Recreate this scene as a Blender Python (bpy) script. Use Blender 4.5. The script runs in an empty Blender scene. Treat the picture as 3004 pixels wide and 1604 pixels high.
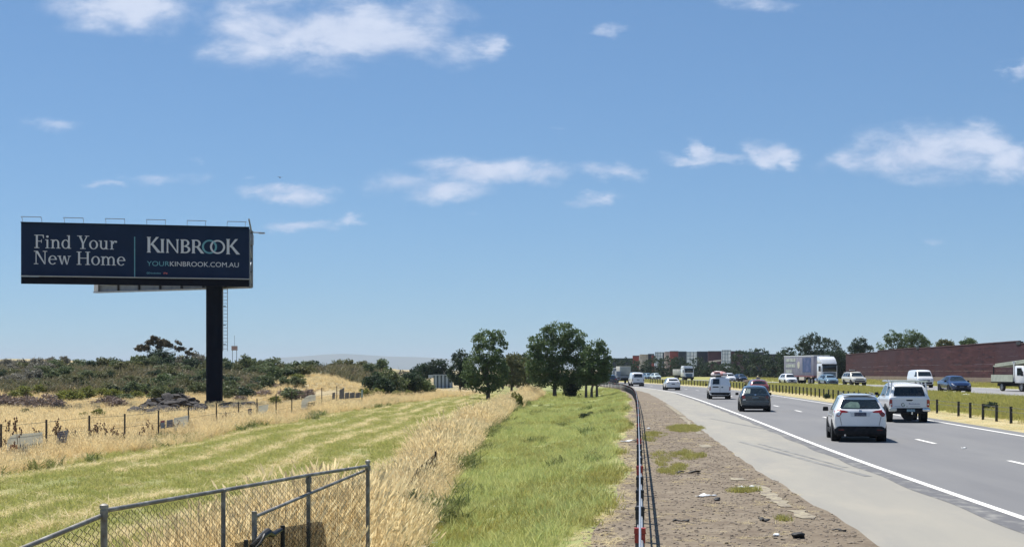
import bpy, bmesh, math, random
import numpy as np
from mathutils import Vector, Matrix, Euler
from mathutils.bvhtree import BVHTree

R = math.radians
sc = bpy.context.scene
C = sc.collection
rng = np.random.default_rng(7)
random.seed(7)

# ------------------------------------------------------------------ camera, sky, sun, exposure
F = 4300.0            # focal length in photograph pixels (3004 wide)
HOR = 1084.0          # horizon row in the photograph
CZ = 2.4              # eye height over the carriageway
cam_d = bpy.data.cameras.new('camera')
cam_d.sensor_width = 36.0
cam_d.lens = 36.0 * F / 3004.0
cam_d.shift_y = (HOR - 802.0) / 3004.0
cam_d.clip_start = 0.2
cam_d.clip_end = 30000
cam = bpy.data.objects.new('camera', cam_d)
cam.location = (0, 0, CZ)
cam.rotation_euler = (R(90), 0, 0)
C.objects.link(cam)
sc.camera = cam

SUN_EL, SUN_AZ = 63.0, -40.0      # azimuth measured from +Y towards +X
world = bpy.data.worlds.new('World')
sc.world = world
world.use_nodes = True
wt = world.node_tree
wt.nodes.clear()


def wn(t, **k):
    n = wt.nodes.new(t)
    for a, b in k.items():
        setattr(n, a, b)
    return n


def wl(a, b):
    wt.links.new(a, b)


def wmath(op, a, b=None, c=None, clamp=False):
    n = wn('ShaderNodeMath', operation=op, use_clamp=clamp)
    for i, v in enumerate((a, b, c)):
        if v is None:
            continue
        if isinstance(v, (int, float)):
            n.inputs[i].default_value = v
        else:
            wl(v, n.inputs[i])
    return n.outputs[0]


def wsmooth(v, a, b):
    n = wn('ShaderNodeMapRange', interpolation_type='SMOOTHSTEP')
    n.inputs[1].default_value = a
    n.inputs[2].default_value = b
    wl(v, n.inputs[0])
    return n.outputs[0]


sky = wn('ShaderNodeTexSky', sky_type='NISHITA', sun_disc=False)
sky.sun_elevation = R(SUN_EL)
sky.sun_rotation = R(SUN_AZ)
sky.altitude = 1500
sky.air_density = 1.0
sky.dust_density = 0.0
sky.ozone_density = 3.0
# the photograph's flat, cool rendering of the sky: one tone curve and white balance over all of it
gam = wn('ShaderNodeGamma')
gam.inputs['Gamma'].default_value = 0.65
wl(sky.outputs[0], gam.inputs['Color'])
hsv = wn('ShaderNodeVectorMath', operation='MULTIPLY')
hsv.inputs[1].default_value = (1.36, 1.95, 2.58)
wl(gam.outputs[0], hsv.inputs[0])
# clouds: real directions in the sky, fair-weather cumulus seen towards the north and scattered elsewhere
tc = wn('ShaderNodeTexCoord')
sep = wn('ShaderNodeSeparateXYZ')
wl(tc.outputs['Generated'], sep.inputs[0])
dx, dy, dz = sep.outputs
ysafe = wmath('MAXIMUM', dy, 0.05)
cu = wmath('DIVIDE', dx, ysafe)
cv = wmath('DIVIDE', dz, ysafe)
comb = wn('ShaderNodeCombineXYZ')
wl(cu, comb.inputs[0])
wl(wmath('MULTIPLY', cv, 2.0), comb.inputs[1])
cu0, cv0 = cu, cv


def wnoise(vec, scale, detail, rough, dist=0.0):
    n = wn('ShaderNodeTexNoise')
    n.inputs['Scale'].default_value = scale
    n.inputs['Detail'].default_value = detail
    n.inputs['Roughness'].default_value = rough
    n.inputs['Distortion'].default_value = dist
    wl(vec, n.inputs['Vector'])
    return n.outputs[0]


nz1 = wnoise(comb.outputs[0], 17.0, 10, 0.62, 0.3)
nz2 = wnoise(comb.outputs[0], 34.0, 7, 0.58, 0.3)
wp = wn('ShaderNodeTexNoise')
wp.inputs['Scale'].default_value = 20.0
wp.inputs['Detail'].default_value = 7
wp.inputs['Roughness'].default_value = .62
wl(comb.outputs[0], wp.inputs['Vector'])
wsep = wn('ShaderNodeSeparateXYZ')
wl(wp.outputs['Color'], wsep.inputs[0])
cu = wmath('ADD', cu, wmath('MULTIPLY', wmath('SUBTRACT', wsep.outputs[0], 0.5), 0.065))
cv = wmath('ADD', cv, wmath('MULTIPLY', wmath('SUBTRACT', wsep.outputs[1], 0.5), 0.028))
fb = wmath('ADD', wmath('MULTIPLY', wmath('SUBTRACT', nz1, 0.5), 2.3), wmath('MULTIPLY', wmath('SUBTRACT', nz2, 0.5), 0.7))
# (u centre, v centre, half width, half height, strength) in tangent units, from the cloud layout
CL = [(330, 10, 240, 95, 1.0), (470, 70, 120, 70, .55), (760, 90, 190, 105, 1.0), (960, 95, 260, 105, 1.12), (1110, 125, 300, 75, 1.1),
      (1280, 60, 150, 100, .75), (1410, 135, 75, 50, .85), (830, 20, 230, 60, .7), (980, 5, 60, 40, .6),
      (1790, 95, 58, 30, .85), (1762, 78, 50, 18, .6), (2220, 6, 120, 30, .8), (2290, 14, 60, 26, .6), (2992, 195, 40, 40, .8),
      (165, 375, 90, 26, .55), (300, 550, 62, 18, .66), (480, 525, 170, 28, .62), (590, 535, 60, 24, .55), (840, 575, 150, 28, .92),
      (735, 528, 40, 16, .5), (870, 660, 140, 26, .8), (1025, 645, 55, 24, .72), (560, 475, 40, 16, .4),
      (1400, 505, 180, 48, 1.05), (1290, 555, 200, 40, .85), (1180, 530, 140, 46, .75), (1600, 510, 130, 32, .85), (1800, 505, 110, 30, .8), (1900, 498, 40, 16, .5),
      (1735, 584, 92, 24, .95), (1645, 390, 35, 10, .4), (2060, 440, 48, 46, .92), (2050, 460, 140, 20, .75), (1950, 450, 70, 18, .5),
      (2260, 455, 90, 40, .98), (2330, 470, 40, 34, .7), (2700, 455, 230, 82, 1.05), (2860, 420, 130, 60, .95), (2560, 430, 90, 34, .72), (2950, 480, 120, 60, .9),
      (2550, 470, 110, 26, .9), (2725, 708, 58, 16, .62), (1380, 632, 45, 12, .4)]
m = None
for (px, py, rx, ry, s) in CL:
    a = wmath('MULTIPLY', wmath('SUBTRACT', cu, (px - 1502) / F), F / rx)
    b = wmath('MULTIPLY', wmath('SUBTRACT', cv, (HOR - py) / F), F / ry)
    d = wmath('ADD', wmath('MULTIPLY', a, a), wmath('MULTIPLY', b, b))
    e = wmath('MULTIPLY', wmath('EXPONENT', wmath('MULTIPLY', d, -0.9)), s)
    m = e if m is None else wmath('SMOOTH_MAX', m, e, 0.15)
front = wsmooth(wmath('ADD', m, wmath('MULTIPLY', fb, wmath('ADD', wmath('MULTIPLY', m, 0.8), 0.10))), 0.26, 1.12)
front = wmath('MULTIPLY', front, wsmooth(dy, 0.1, 0.4))
# the rest of the sky: the same scattered cumulus on a flat layer
zs = wmath('MAXIMUM', dz, 0.08)
cb2 = wn('ShaderNodeCombineXYZ')
wl(wmath('DIVIDE', dx, zs), cb2.inputs[0])
wl(wmath('DIVIDE', dy, zs), cb2.inputs[1])
el = wsmooth(wnoise(cb2.outputs[0], 1.3, 8, 0.6, 0.3), 0.58, 0.76)
outside = wmath('MAXIMUM', wmath('SUBTRACT', 1.0, wsmooth(dy, 0.55, 0.8)), wsmooth(cv0, 0.27, 0.36))
back = wmath('MULTIPLY', wmath('MULTIPLY', el, outside), wsmooth(dz, 0.02, 0.12))
mask = wmath('MAXIMUM', front, back)
ccol = wn('ShaderNodeMixRGB')
ccol.inputs[1].default_value = (7.6, 8.8, 11.4, 1)
ccol.inputs[2].default_value = (9.2, 10.2, 12.4, 1)
wl(wsmooth(nz1, 0.35, 0.65), ccol.inputs[0])
cmix = wn('ShaderNodeMixRGB')
wl(wmath('MULTIPLY', mask, 0.92), cmix.inputs[0])
wl(hsv.outputs[0], cmix.inputs[1])
wl(ccol.outputs[0], cmix.inputs[2])
bg = wn('ShaderNodeBackground')
bg.inputs['Strength'].default_value = 0.05
wl(cmix.outputs[0], bg.inputs['Color'])
wo = wn('ShaderNodeOutputWorld')
wl(bg.outputs[0], wo.inputs['Surface'])

sun_d = bpy.data.lights.new('sun', 'SUN')
sun_d.energy = 4.6
sun_d.angle = R(0.53)
sun_d.color = (1.0, 0.955, 0.88)
sun = bpy.data.objects.new('sun', sun_d)
sv = Vector((math.sin(R(SUN_AZ)) * math.cos(R(SUN_EL)), math.cos(R(SUN_AZ)) * math.cos(R(SUN_EL)), math.sin(R(SUN_EL))))
sun.rotation_euler = (-sv).to_track_quat('-Z', 'Y').to_euler()
sun.location = (-20, 20, 40)
C.objects.link(sun)

vs = sc.view_settings
vs.view_transform = 'Standard'
vs.look = 'None'
vs.exposure = 0.6
vs.gamma = 1.0
vs.use_curve_mapping = False
cy = sc.cycles
cy.max_bounces = 6
cy.diffuse_bounces = 2
cy.glossy_bounces = 3
cy.transmission_bounces = 4
cy.transparent_max_bounces = 8
cy.volume_bounces = 0
cy.use_adaptive_sampling = True
cy.adaptive_threshold = 0.015
cy.caustics_reflective = False
cy.caustics_refractive = False
cy.use_denoising = True
cy.denoising_prefilter = 'ACCURATE'
cy.denoising_input_passes = 'RGB_ALBEDO_NORMAL'
sc.render.film_transparent = False


# ------------------------------------------------------------------ helpers
def S(r, g, b):
    f = lambda c: (c / 255) / 12.92 if c <= 10 else ((c / 255 + .055) / 1.055) ** 2.4
    return (f(r), f(g), f(b), 1)


def W(px, py, Y):
    """world point seen at a photograph pixel at depth Y"""
    return Vector(((px - 1502) / F * Y, Y, CZ + (HOR - py) / F * Y))


MATS = {}


def mat(name, base, rough=.6, metal=0., coat=0., spec=.5, noise=None, bump=None, coord='Object', trans=0., stretch=None):
    """noise: list of (scale, detail, colour, lo, hi); each mixes a colour in where its noise is high"""
    if name in MATS:
        return MATS[name]
    m = bpy.data.materials.new(name)
    m.use_nodes = True
    nt = m.node_tree
    b = nt.nodes['Principled BSDF']
    b.inputs['Roughness'].default_value = rough
    b.inputs['Metallic'].default_value = metal
    b.inputs['Coat Weight'].default_value = coat
    b.inputs['Coat Roughness'].default_value = .04
    b.inputs['Specular IOR Level'].default_value = spec
    if len(base) == 3:
        base = (*base, 1)
    b.inputs['Base Color'].default_value = base
    t = None
    if noise or bump:
        t = nt.nodes.new('ShaderNodeTexCoord').outputs[coord]
        if stretch:
            mp = nt.nodes.new('ShaderNodeMapping')
            mp.inputs['Scale'].default_value = stretch
            nt.links.new(t, mp.inputs['Vector'])
            t = mp.outputs[0]
    prev = None
    for q in (noise or []):
        sc_, det, col, lo, hi = q[:5]
        vec = t
        if len(q) > 5:
            mp = nt.nodes.new('ShaderNodeMapping')
            mp.inputs['Scale'].default_value = q[5]
            nt.links.new(t, mp.inputs['Vector'])
            vec = mp.outputs[0]
        n = nt.nodes.new('ShaderNodeTexNoise')
        n.inputs['Scale'].default_value = sc_
        n.inputs['Detail'].default_value = det
        n.inputs['Roughness'].default_value = .6
        nt.links.new(vec, n.inputs['Vector'])
        r = nt.nodes.new('ShaderNodeMapRange')
        r.inputs[1].default_value = lo
        r.inputs[2].default_value = hi
        nt.links.new(n.outputs[0], r.inputs[0])
        mx = nt.nodes.new('ShaderNodeMixRGB')
        nt.links.new(r.outputs[0], mx.inputs[0])
        if prev is None:
            mx.inputs[1].default_value = base
        else:
            nt.links.new(prev, mx.inputs[1])
        mx.inputs[2].default_value = col if len(col) == 4 else (*col, 1)
        prev = mx.outputs[0]
    if prev is not None:
        nt.links.new(prev, b.inputs['Base Color'])
    if bump:
        n = nt.nodes.new('ShaderNodeTexNoise')
        n.inputs['Scale'].default_value = bump[0]
        n.inputs['Detail'].default_value = 6
        nt.links.new(t, n.inputs['Vector'])
        bp = nt.nodes.new('ShaderNodeBump')
        bp.inputs['Strength'].default_value = bump[1]
        bp.inputs['Distance'].default_value = bump[2]
        nt.links.new(n.outputs[0], bp.inputs['Height'])
        nt.links.new(bp.outputs[0], b.inputs['Normal'])
    MATS[name] = m
    return m


def leafmat(name, c1, c2, c3=None, translucent=.25, rough=.6):
    """foliage: colour varies per leaf (attribute) and per plant or tuft (object random)"""
    if name in MATS:
        return MATS[name]
    m = bpy.data.materials.new(name)
    m.use_nodes = True
    nt = m.node_tree
    b = nt.nodes['Principled BSDF']
    b.inputs['Roughness'].default_value = rough
    b.inputs['Specular IOR Level'].default_value = .25
    at = nt.nodes.new('ShaderNodeAttribute')
    at.attribute_name = 'tint'
    oi = nt.nodes.new('ShaderNodeObjectInfo')
    mx = nt.nodes.new('ShaderNodeMixRGB')
    mx.inputs[1].default_value = c1
    mx.inputs[2].default_value = c2
    nt.links.new(at.outputs['Fac'], mx.inputs[0])
    mx2 = nt.nodes.new('ShaderNodeMixRGB')
    mr = nt.nodes.new('ShaderNodeMapRange')
    mr.inputs[3].default_value = 0
    mr.inputs[4].default_value = .8
    nt.links.new(oi.outputs['Random'], mr.inputs[0])
    nt.links.new(mr.outputs[0], mx2.inputs[0])
    nt.links.new(mx.outputs[0], mx2.inputs[1])
    mx2.inputs[2].default_value = c3 or c2
    nt.links.new(mx2.outputs[0], b.inputs['Base Color'])
    out = nt.nodes['Material Output']
    if translucent > 0:
        tr = nt.nodes.new('ShaderNodeBsdfTranslucent')
        nt.links.new(mx2.outputs[0], tr.inputs['Color'])
        ms = nt.nodes.new('ShaderNodeMixShader')
        ms.inputs[0].default_value = translucent
        nt.links.new(b.outputs[0], ms.inputs[1])
        nt.links.new(tr.outputs[0], ms.inputs[2])
        nt.links.new(ms.outputs[0], out.inputs['Surface'])
    MATS[name] = m
    return m


def tag(o, label=None, cat=None, group=None, kind=None):
    if label:
        o['label'] = label
    if cat:
        o['category'] = cat
    if group:
        o['group'] = group
    if kind:
        o['kind'] = kind
    return o


def empty(name, loc=(0, 0, 0), rz=0., label=None, cat=None, group=None):
    o = bpy.data.objects.new(name, None)
    o.empty_display_size = .2
    C.objects.link(o)
    o.location = loc
    o.rotation_euler = (0, 0, rz)
    return tag(o, label, cat, group)


def link(name, me, parent=None, m=None, smooth=False):
    o = bpy.data.objects.new(name, me)
    C.objects.link(o)
    if parent:
        o.parent = parent
    if m is not None and not me.materials:
        me.materials.append(m)
    if smooth:
        me.shade_smooth()
    return o


def copy_tree(o, parent=None):
    c = o.copy()
    C.objects.link(c)
    c.parent = parent
    for ch in o.children:
        copy_tree(ch, c)
    return c


class MB:
    """collects simple shapes into one mesh"""
    def __init__(s):
        s.v, s.f = [], []

    def add(s, v, f):
        n = len(s.v)
        s.v += [tuple(p) for p in v]
        s.f += [tuple(i + n for i in q) for q in f]
        return s

    def box(s, c, d, rot=None, taper=None):
        hx, hy, hz = d[0] / 2, d[1] / 2, d[2] / 2
        t = taper or 1.0
        vs_ = [(-hx, -hy, -hz), (hx, -hy, -hz), (hx, hy, -hz), (-hx, hy, -hz), (-hx * t, -hy * t, hz), (hx * t, -hy * t, hz), (hx * t, hy * t, hz), (-hx * t, hy * t, hz)]
        M = Matrix.Translation(c) @ (rot.to_matrix().to_4x4() if rot is not None else Matrix.Identity(4))
        return s.add([M @ Vector(p) for p in vs_], [(0, 3, 2, 1), (4, 5, 6, 7), (0, 1, 5, 4), (1, 2, 6, 5), (2, 3, 7, 6), (3, 0, 4, 7)])

    def tube(s, pts, r, n=8, r2=None, cap=True):
        pts = [Vector(p) for p in pts]
        k = len(pts)
        rr = r if isinstance(r, (list, tuple)) else [r + ((r2 if r2 is not None else r) - r) * i / max(1, k - 1) for i in range(k)]
        vs_, fs = [], []
        up = None
        for i, p in enumerate(pts):
            d = (pts[min(i + 1, k - 1)] - pts[max(i - 1, 0)]).normalized()
            if up is None:
                up = Vector((0, 0, 1)) if abs(d.z) < .9 else Vector((1, 0, 0))
            a = d.cross(up).normalized()
            b = a.cross(d).normalized()
            up = b
            for j in range(n):
                t = 2 * math.pi * j / n
                vs_.append(p + (a * math.cos(t) + b * math.sin(t)) * rr[i])
        for i in range(k - 1):
            for j in range(n):
                fs.append((i * n + j, i * n + (j + 1) % n, (i + 1) * n + (j + 1) % n, (i + 1) * n + j))
        if cap:
            fs.append(tuple(range(n - 1, -1, -1)))
            fs.append(tuple((k - 1) * n + j for j in range(n)))
        return s.add(vs_, fs)

    def prism(s, poly, y0, y1, plane='xz'):
        """extrude a 2-D outline between two depths"""
        n = len(poly)
        if plane == 'xz':
            v = [(p[0], y0, p[1]) for p in poly] + [(p[0], y1, p[1]) for p in poly]
        elif plane == 'yz':
            v = [(y0, p[0], p[1]) for p in poly] + [(y1, p[0], p[1]) for p in poly]
        else:
            v = [(p[0], p[1], y0) for p in poly] + [(p[0], p[1], y1) for p in poly]
        f = [tuple(range(n)), tuple(range(2 * n - 1, n - 1, -1))] + [(i, (i + 1) % n, n + (i + 1) % n, n + i) for i in range(n)]
        return s.add(v, f)

    def mesh(s, name, m=None):
        me = bpy.data.meshes.new(name)
        me.from_pydata(s.v, [], s.f)
        bm = bmesh.new()
        bm.from_mesh(me)
        bmesh.ops.recalc_face_normals(bm, faces=bm.faces)
        bm.to_mesh(me)
        bm.free()
        if m is not None:
            me.materials.append(m)
        return me

    def build(s, name, m, parent=None, smooth=False, bevel=0.):
        me = s.mesh(name, m)
        if bevel:
            bm = bmesh.new()
            bm.from_mesh(me)
            bmesh.ops.bevel(bm, geom=[e for e in bm.edges], offset=bevel, segments=2, affect='EDGES', profile=.5, clamp_overlap=True)
            bm.to_mesh(me)
            bm.free()
        o = link(name, me, parent)
        if smooth or bevel:
            me.shade_smooth()
            try:
                me.set_sharp_from_angle(angle=R(38))
            except Exception:
                pass
        return o


def np_mesh(name, V, Fq, m=None, tint=None, tri=False):
    me = bpy.data.meshes.new(name)
    k = 3 if tri else 4
    nf = len(Fq)
    me.vertices.add(len(V))
    me.vertices.foreach_set('co', np.asarray(V, np.float32).ravel())
    me.loops.add(nf * k)
    me.loops.foreach_set('vertex_index', np.asarray(Fq, np.int32).ravel())
    me.polygons.add(nf)
    me.polygons.foreach_set('loop_start', np.arange(nf, dtype=np.int32) * k)
    me.update(calc_edges=True)
    me.validate()
    if tint is not None:
        a = me.attributes.new('tint', 'FLOAT', 'POINT')
        a.data.foreach_set('value', np.asarray(tint, np.float32))
    if m is not None:
        me.materials.append(m)
    return me


def sst(a, b, x):
    t = np.clip((np.asarray(x, float) - a) / (b - a), 0, 1)   # also works with a > b (falling)
    return t * t * (3 - 2 * t)


YD = np.arange(-80, 760, 1.0)


def curve(pts, k=17):
    y, x = zip(*pts)
    d = np.interp(YD, y, x)
    # carry the end slopes outwards
    s0 = (x[1] - x[0]) / (y[1] - y[0])
    d = np.where(YD < y[0], x[0] + s0 * (YD - y[0]), d)
    s1 = (x[-1] - x[-2]) / (y[-1] - y[-2])
    d = np.where(YD > y[-1], x[-1] + s1 * (YD - y[-1]), d)
    pad = np.concatenate([d[0] - (d[1] - d[0]) * np.arange(k, 0, -1), d, d[-1] + (d[-1] - d[-2]) * np.arange(1, k + 1)])
    d = np.convolve(pad, np.ones(2 * k + 1) / (2 * k + 1), 'valid')
    return lambda q: np.interp(q, YD, d)


# plan of the place: X of each line as a function of the distance Y
edge = curve([(24, 8.27), (31, 8.63), (39, 9.14), (51, 10.0), (63, 11.0), (89, 12.95), (120, 15.1), (156, 17.3), (190, 17.6), (220, 16.6), (260, 14.2), (310, 9), (380, -2), (450, -18)], 9)
shoulder_l = lambda y: edge(y) - 2.95 - .06 + .02 * np.sin(y * .31) + .02 * np.sin(y * .83 + 1) + .03 * np.sin(y * 2.1) + .02 * np.sin(y * 5.3)
barrier = curve([(0, 0.0), (15, 1.31), (28, 2.44), (71, 6.1), (110, 9.3), (140, 11.5), (165, 12.75), (190, 13.1), (215, 12.6), (260, 10.4), (310, 5.2), (380, -6), (450, -22)], 8)
green_r = lambda y: barrier(y) - .45 + .16 * np.sin(y * .23) + .1 * np.sin(y * .71 + 2)
hedge_r = curve([(0, -1.6), (24, -1.45), (58, -1.3), (100, .2), (130, 1.9), (160, 3.6), (200, 4.6), (260, 2.5), (330, -6), (450, -30)], 12)
hedge_l = lambda y: hedge_r(y) - 2.1 - .25 * np.sin(y * .12) - .6 * sst(90, 150, y) - 1.3 * sst(40, 22, y)
mown_l = curve([(0, -18), (30, -14.6), (43, -13.7), (60, -13.3), (80, -12.6), (100, -11.6), (125, -9.6), (150, -6.8), (170, -4.2), (200, -2.2), (260, -4.0), (330, -12), (450, -38)], 10)
road_r = lambda y: edge(y) + 9.1
med_mid = lambda y: edge(y) + 11.2 + .25 * np.sin(y * .2) + .15 * np.sin(y * .61)
opp_l = curve([(0, 28), (60, 31.8), (100, 34.6), (121, 35.4), (160, 39.0), (190, 39.8), (217, 39.9), (280, 38), (318, 34.8), (370, 29.5), (450, 17)], 14)
opp_r = lambda y: opp_l(y) + 12.6
verge_r = lambda y: opp_l(y) + 22.0
zo = curve([(0, .3), (60, .42), (100, .46), (165, .46), (200, .28), (260, .08), (318, 0), (450, 0)], 14)
fence_x = curve([(20, -17.5), (48, -15.3), (82, -14.3), (125, -12.6)], 6)


def zg(x, y):
    x = np.asarray(x, float)
    y = np.asarray(y, float)
    d = barrier(y) - x
    z = -.5 * sst(.4, 4.0, d)
    # field behind the fence dips to the billboard and rises to the scrubby bank
    z = z - .35 * sst(-15, -22, x) * sst(70, 110, y)
    bank = sst(140, 205, y) * sst(-15.5, -25, x)
    z = z + 2.6 * bank * (1 + .15 * np.sin(x * .21) + .1 * np.sin(y * .13 + x * .1))
    z = z + .9 * np.exp(-(((x + 21) / 7) ** 2 + ((y - 168) / 14) ** 2))
    z = z + 3.6 * np.exp(-(((x + 130) / 24) ** 2 + ((y - 400) / 40) ** 2))
    und = .07 * np.sin(x * .55 + y * .21) + .05 * np.sin(x * .9 - y * .37 + 1)
    z = z + und * sst(.6, 3, d)
    # median and the other carriageway
    m0, m1 = road_r(y), opp_l(y)
    t = np.clip((x - m0) / (m1 - m0), 0, 1)
    zz = zo(y)
    med = zz * sst(0, 1, t) + (.16 * np.sin(np.pi * t) ** 1.3)
    z = np.where(x > m0, med, z)
    t2 = x - (opp_r(y))
    z = np.where(x > m1, zz, z)
    z = np.where(t2 > 0, zz + .5 * sst(0, 7, t2), z)
    return z


def zs1(x, y):
    return float(zg(x, y))
# ------------------------------------------------------------------ ground
M_field = mat('dry_field', (.36, .285, .155), .95, noise=[(.09, 5, (.42, .34, .19), .4, .62), (.5, 6, (.28, .215, .12), .5, .7), (.03, 3, (.20, .185, .085), .5, .62), (4, 4, (.46, .38, .22), .5, .8)], bump=(3, .5, .08))
M_mown = mat('mown_grass', (.21, .215, .065), .95, noise=[(.22, 5, (.27, .245, .09), .42, .62), (2.2, 6, (.16, .185, .05), .5, .72), (7, 5, (.36, .31, .15), .56, .75)], bump=(9, .6, .05))
M_hedge = mat('weedy_soil', (.17, .125, .065), .95, noise=[(1.2, 6, (.28, .21, .11), .4, .7)], bump=(6, .6, .06))
M_verge = mat('green_verge', (.26, .28, .10), .95, noise=[(.35, 5, (.23, .235, .08), .42, .65), (2.5, 6, (.13, .18, .045), .48, .7), (9, 5, (.28, .27, .10), .56, .8)], bump=(8, .6, .05))
M_dirt = mat('stony_dirt', (.175, .138, .094), .95, noise=[(.3, 6, (.215, .175, .125), .42, .62), (1.3, 8, (.125, .093, .062), .47, .66), (5, 8, (.27, .225, .165), .56, .72), (14, 8, (.10, .074, .05), .55, .7)], bump=(14, .8, .03))
M_shoulder = mat('shoulder_seal', (.29, .275, .235), .85, coord='UV', noise=[(.6, 4, (.25, .24, .215), .4, .65, (1.2, .12, 1)), (.9, 5, (.325, .30, .25), .5, .7, (.9, .25, 1)), (2.4, 3, (.15, .15, .145), .68, .8, (1.1, .045, 1)), (60, 3, (.22, .21, .185), .5, .7)], bump=(120, .25, .01))
M_road = mat('road_asphalt', (.172, .172, .175), .8, coord='UV', noise=[(.55, 4, (.146, .146, .152), .4, .66, (1.6, .05, 1)), (.4, 5, (.196, .195, .193), .45, .7, (.8, .2, 1)), (70, 3, (.14, .14, .145), .5, .72)], bump=(150, .25, .01))
M_seal = mat('seal_strip', (.115, .115, .12), .85, coord='UV', noise=[(3, 6, (.23, .225, .21), .48, .66, (1, .6, 1))])
M_medd = mat('median_dry', (.42, .36, .20), .95, noise=[(.5, 5, (.30, .27, .12), .4, .65), (3, 6, (.44, .37, .21), .5, .75)], bump=(8, .5, .05))
M_med = mat('median_grass', (.25, .25, .06), .95, noise=[(.18, 5, (.32, .30, .10), .42, .65), (1.5, 6, (.19, .21, .05), .5, .72)], bump=(8, .6, .05))
M_opp = mat('far_asphalt', (.22, .22, .222), .8, coord='UV', noise=[(.5, 4, (.255, .25, .25), .4, .66, (1.2, .05, 1))])
M_white = mat('line_paint', (.80, .79, .75), .7, noise=[(5, 6, (.66, .65, .61), .5, .72), (30, 4, (.55, .54, .51), .62, .75)])
M_faded = mat('faded_paint', (.34, .30, .205), .9, noise=[(3, 8, (.20, .17, .13), .44, .56), (14, 4, (.22, .19, .145), .5, .6)])

# polished wheel paths and the darker oil streak between them, by distance across the carriageway
nt = M_road.node_tree
pb = nt.nodes['Principled BSDF']
src_ = pb.inputs['Base Color'].links[0].from_socket
tcn = nt.nodes.new('ShaderNodeTexCoord')
sp = nt.nodes.new('ShaderNodeSeparateXYZ')
nt.links.new(tcn.outputs['UV'], sp.inputs[0])
dv = nt.nodes.new('ShaderNodeMath')
dv.operation = 'DIVIDE'
dv.inputs[1].default_value = 9.2
nt.links.new(sp.outputs[0], dv.inputs[0])
cr = nt.nodes.new('ShaderNodeValToRGB')
cr.color_ramp.interpolation = 'B_SPLINE'
els = cr.color_ramp.elements
els[0].position, els[0].color = 0, (.9, .9, .9, 1)
els[1].position, els[1].color = 1, (.95, .95, .95, 1)
for (u_, v_) in ((.5, 1.0), (1.25, .80), (2.05, .98), (2.85, .80), (4.0, 1.04), (5.2, .83), (6.1, .98), (7.0, .83), (8.2, 1.04)):
    e_ = els.new(u_ / 9.2)
    e_.color = (v_, v_, v_, 1)
mu = nt.nodes.new('ShaderNodeMixRGB')
mu.blend_type = 'MULTIPLY'
mu.inputs[0].default_value = .75
nt.links.new(src_, mu.inputs[1])
nt.links.new(cr.outputs[0], mu.inputs[2])
nt.links.new(mu.outputs[0], pb.inputs['Base Color'])

# one big sheet out to the horizon; it lies a little lower where the built strips cover it
gx = np.unique(np.concatenate([np.arange(-60, 75.1, 1.5), -60 - np.geomspace(3, 12000, 62), 75 + np.geomspace(3, 12000, 52)]))
gy = np.unique(np.concatenate([np.arange(-40, 260, 2.0), np.arange(260, 520, 5.0), 520 + np.geomspace(8, 18000, 64)]))
GX, GY = np.meshgrid(gx, gy)
GZ = zg(GX, GY)
inside = (GX > mown_l(GY) + .4) & (GX < verge_r(GY) - .6) & (GY < 505) & (GY > -20)
GZ = np.where(inside, GZ - .25, GZ)
GZ = np.where(np.abs(GX) > 400, np.clip(GZ, -1, 1) * .3, GZ)
GZ = np.where(GY > 900, 0.0, GZ)
nx_, ny_ = len(gx), len(gy)
idx = np.arange(nx_ * ny_).reshape(ny_, nx_)
FQ = np.stack([idx[:-1, :-1], idx[:-1, 1:], idx[1:, 1:], idx[1:, :-1]], -1).reshape(-1, 4)
me = np_mesh('ground', np.stack([GX.ravel(), GY.ravel(), GZ.ravel()], 1), FQ, M_field)
me.shade_smooth()
tag(link('ground', me), kind='structure')

YS = np.concatenate([np.arange(-20, 120, 1.0), np.arange(120, 300, 2.5), np.arange(300, 512, 6.0)])


def strip(name, xl, xr, m, nx=4, ys=None, zoff=0., parent=None, kind='structure', zf=zg):
    ys = YS if ys is None else np.asarray(ys, float)
    a, b = xl(ys), xr(ys)
    t = np.linspace(0, 1, nx + 1)
    X = a[:, None] + (b - a)[:, None] * t[None]
    Y = np.repeat(ys[:, None], nx + 1, 1)
    Z = zf(X, Y) + zoff
    n = nx + 1
    ii = np.arange(len(ys) * n).reshape(len(ys), n)
    FQ = np.stack([ii[:-1, :-1], ii[:-1, 1:], ii[1:, 1:], ii[1:, :-1]], -1).reshape(-1, 4)
    me = np_mesh(name, np.stack([X.ravel(), Y.ravel(), Z.ravel()], 1), FQ, m)
    uv = me.uv_layers.new(name='UVMap')
    li = np.empty(len(me.loops), np.int32)
    me.loops.foreach_get('vertex_index', li)
    U = (X - a[:, None]).ravel()
    V = Y.ravel()
    uv.data.foreach_set('uv', np.stack([U[li], V[li]], 1).ravel())
    me.shade_smooth()
    o = link(name, me, parent)
    if parent is None and kind:
        o['kind'] = kind
    return o


strip('mown_grass_strip', mown_l, hedge_l, M_mown, 12)
strip('weedy_bank', hedge_l, hedge_r, M_hedge, 6)
strip('green_verge', hedge_r, green_r, M_verge, 8)
strip('dirt_verge', green_r, shoulder_l, M_dirt, 10)
strip('road_shoulder', shoulder_l, lambda y: edge(y) - .1, M_shoulder, 6)
road = strip('road', lambda y: edge(y) - .1, road_r, M_road, 8)
strip('median_edge', road_r, med_mid, M_medd, 4)
strip('median', med_mid, opp_l, M_med, 10)
opp = strip('opposite_road', opp_l, opp_r, M_opp, 6)
strip('roadside_verge', opp_r, verge_r, M_med, 6)

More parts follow.
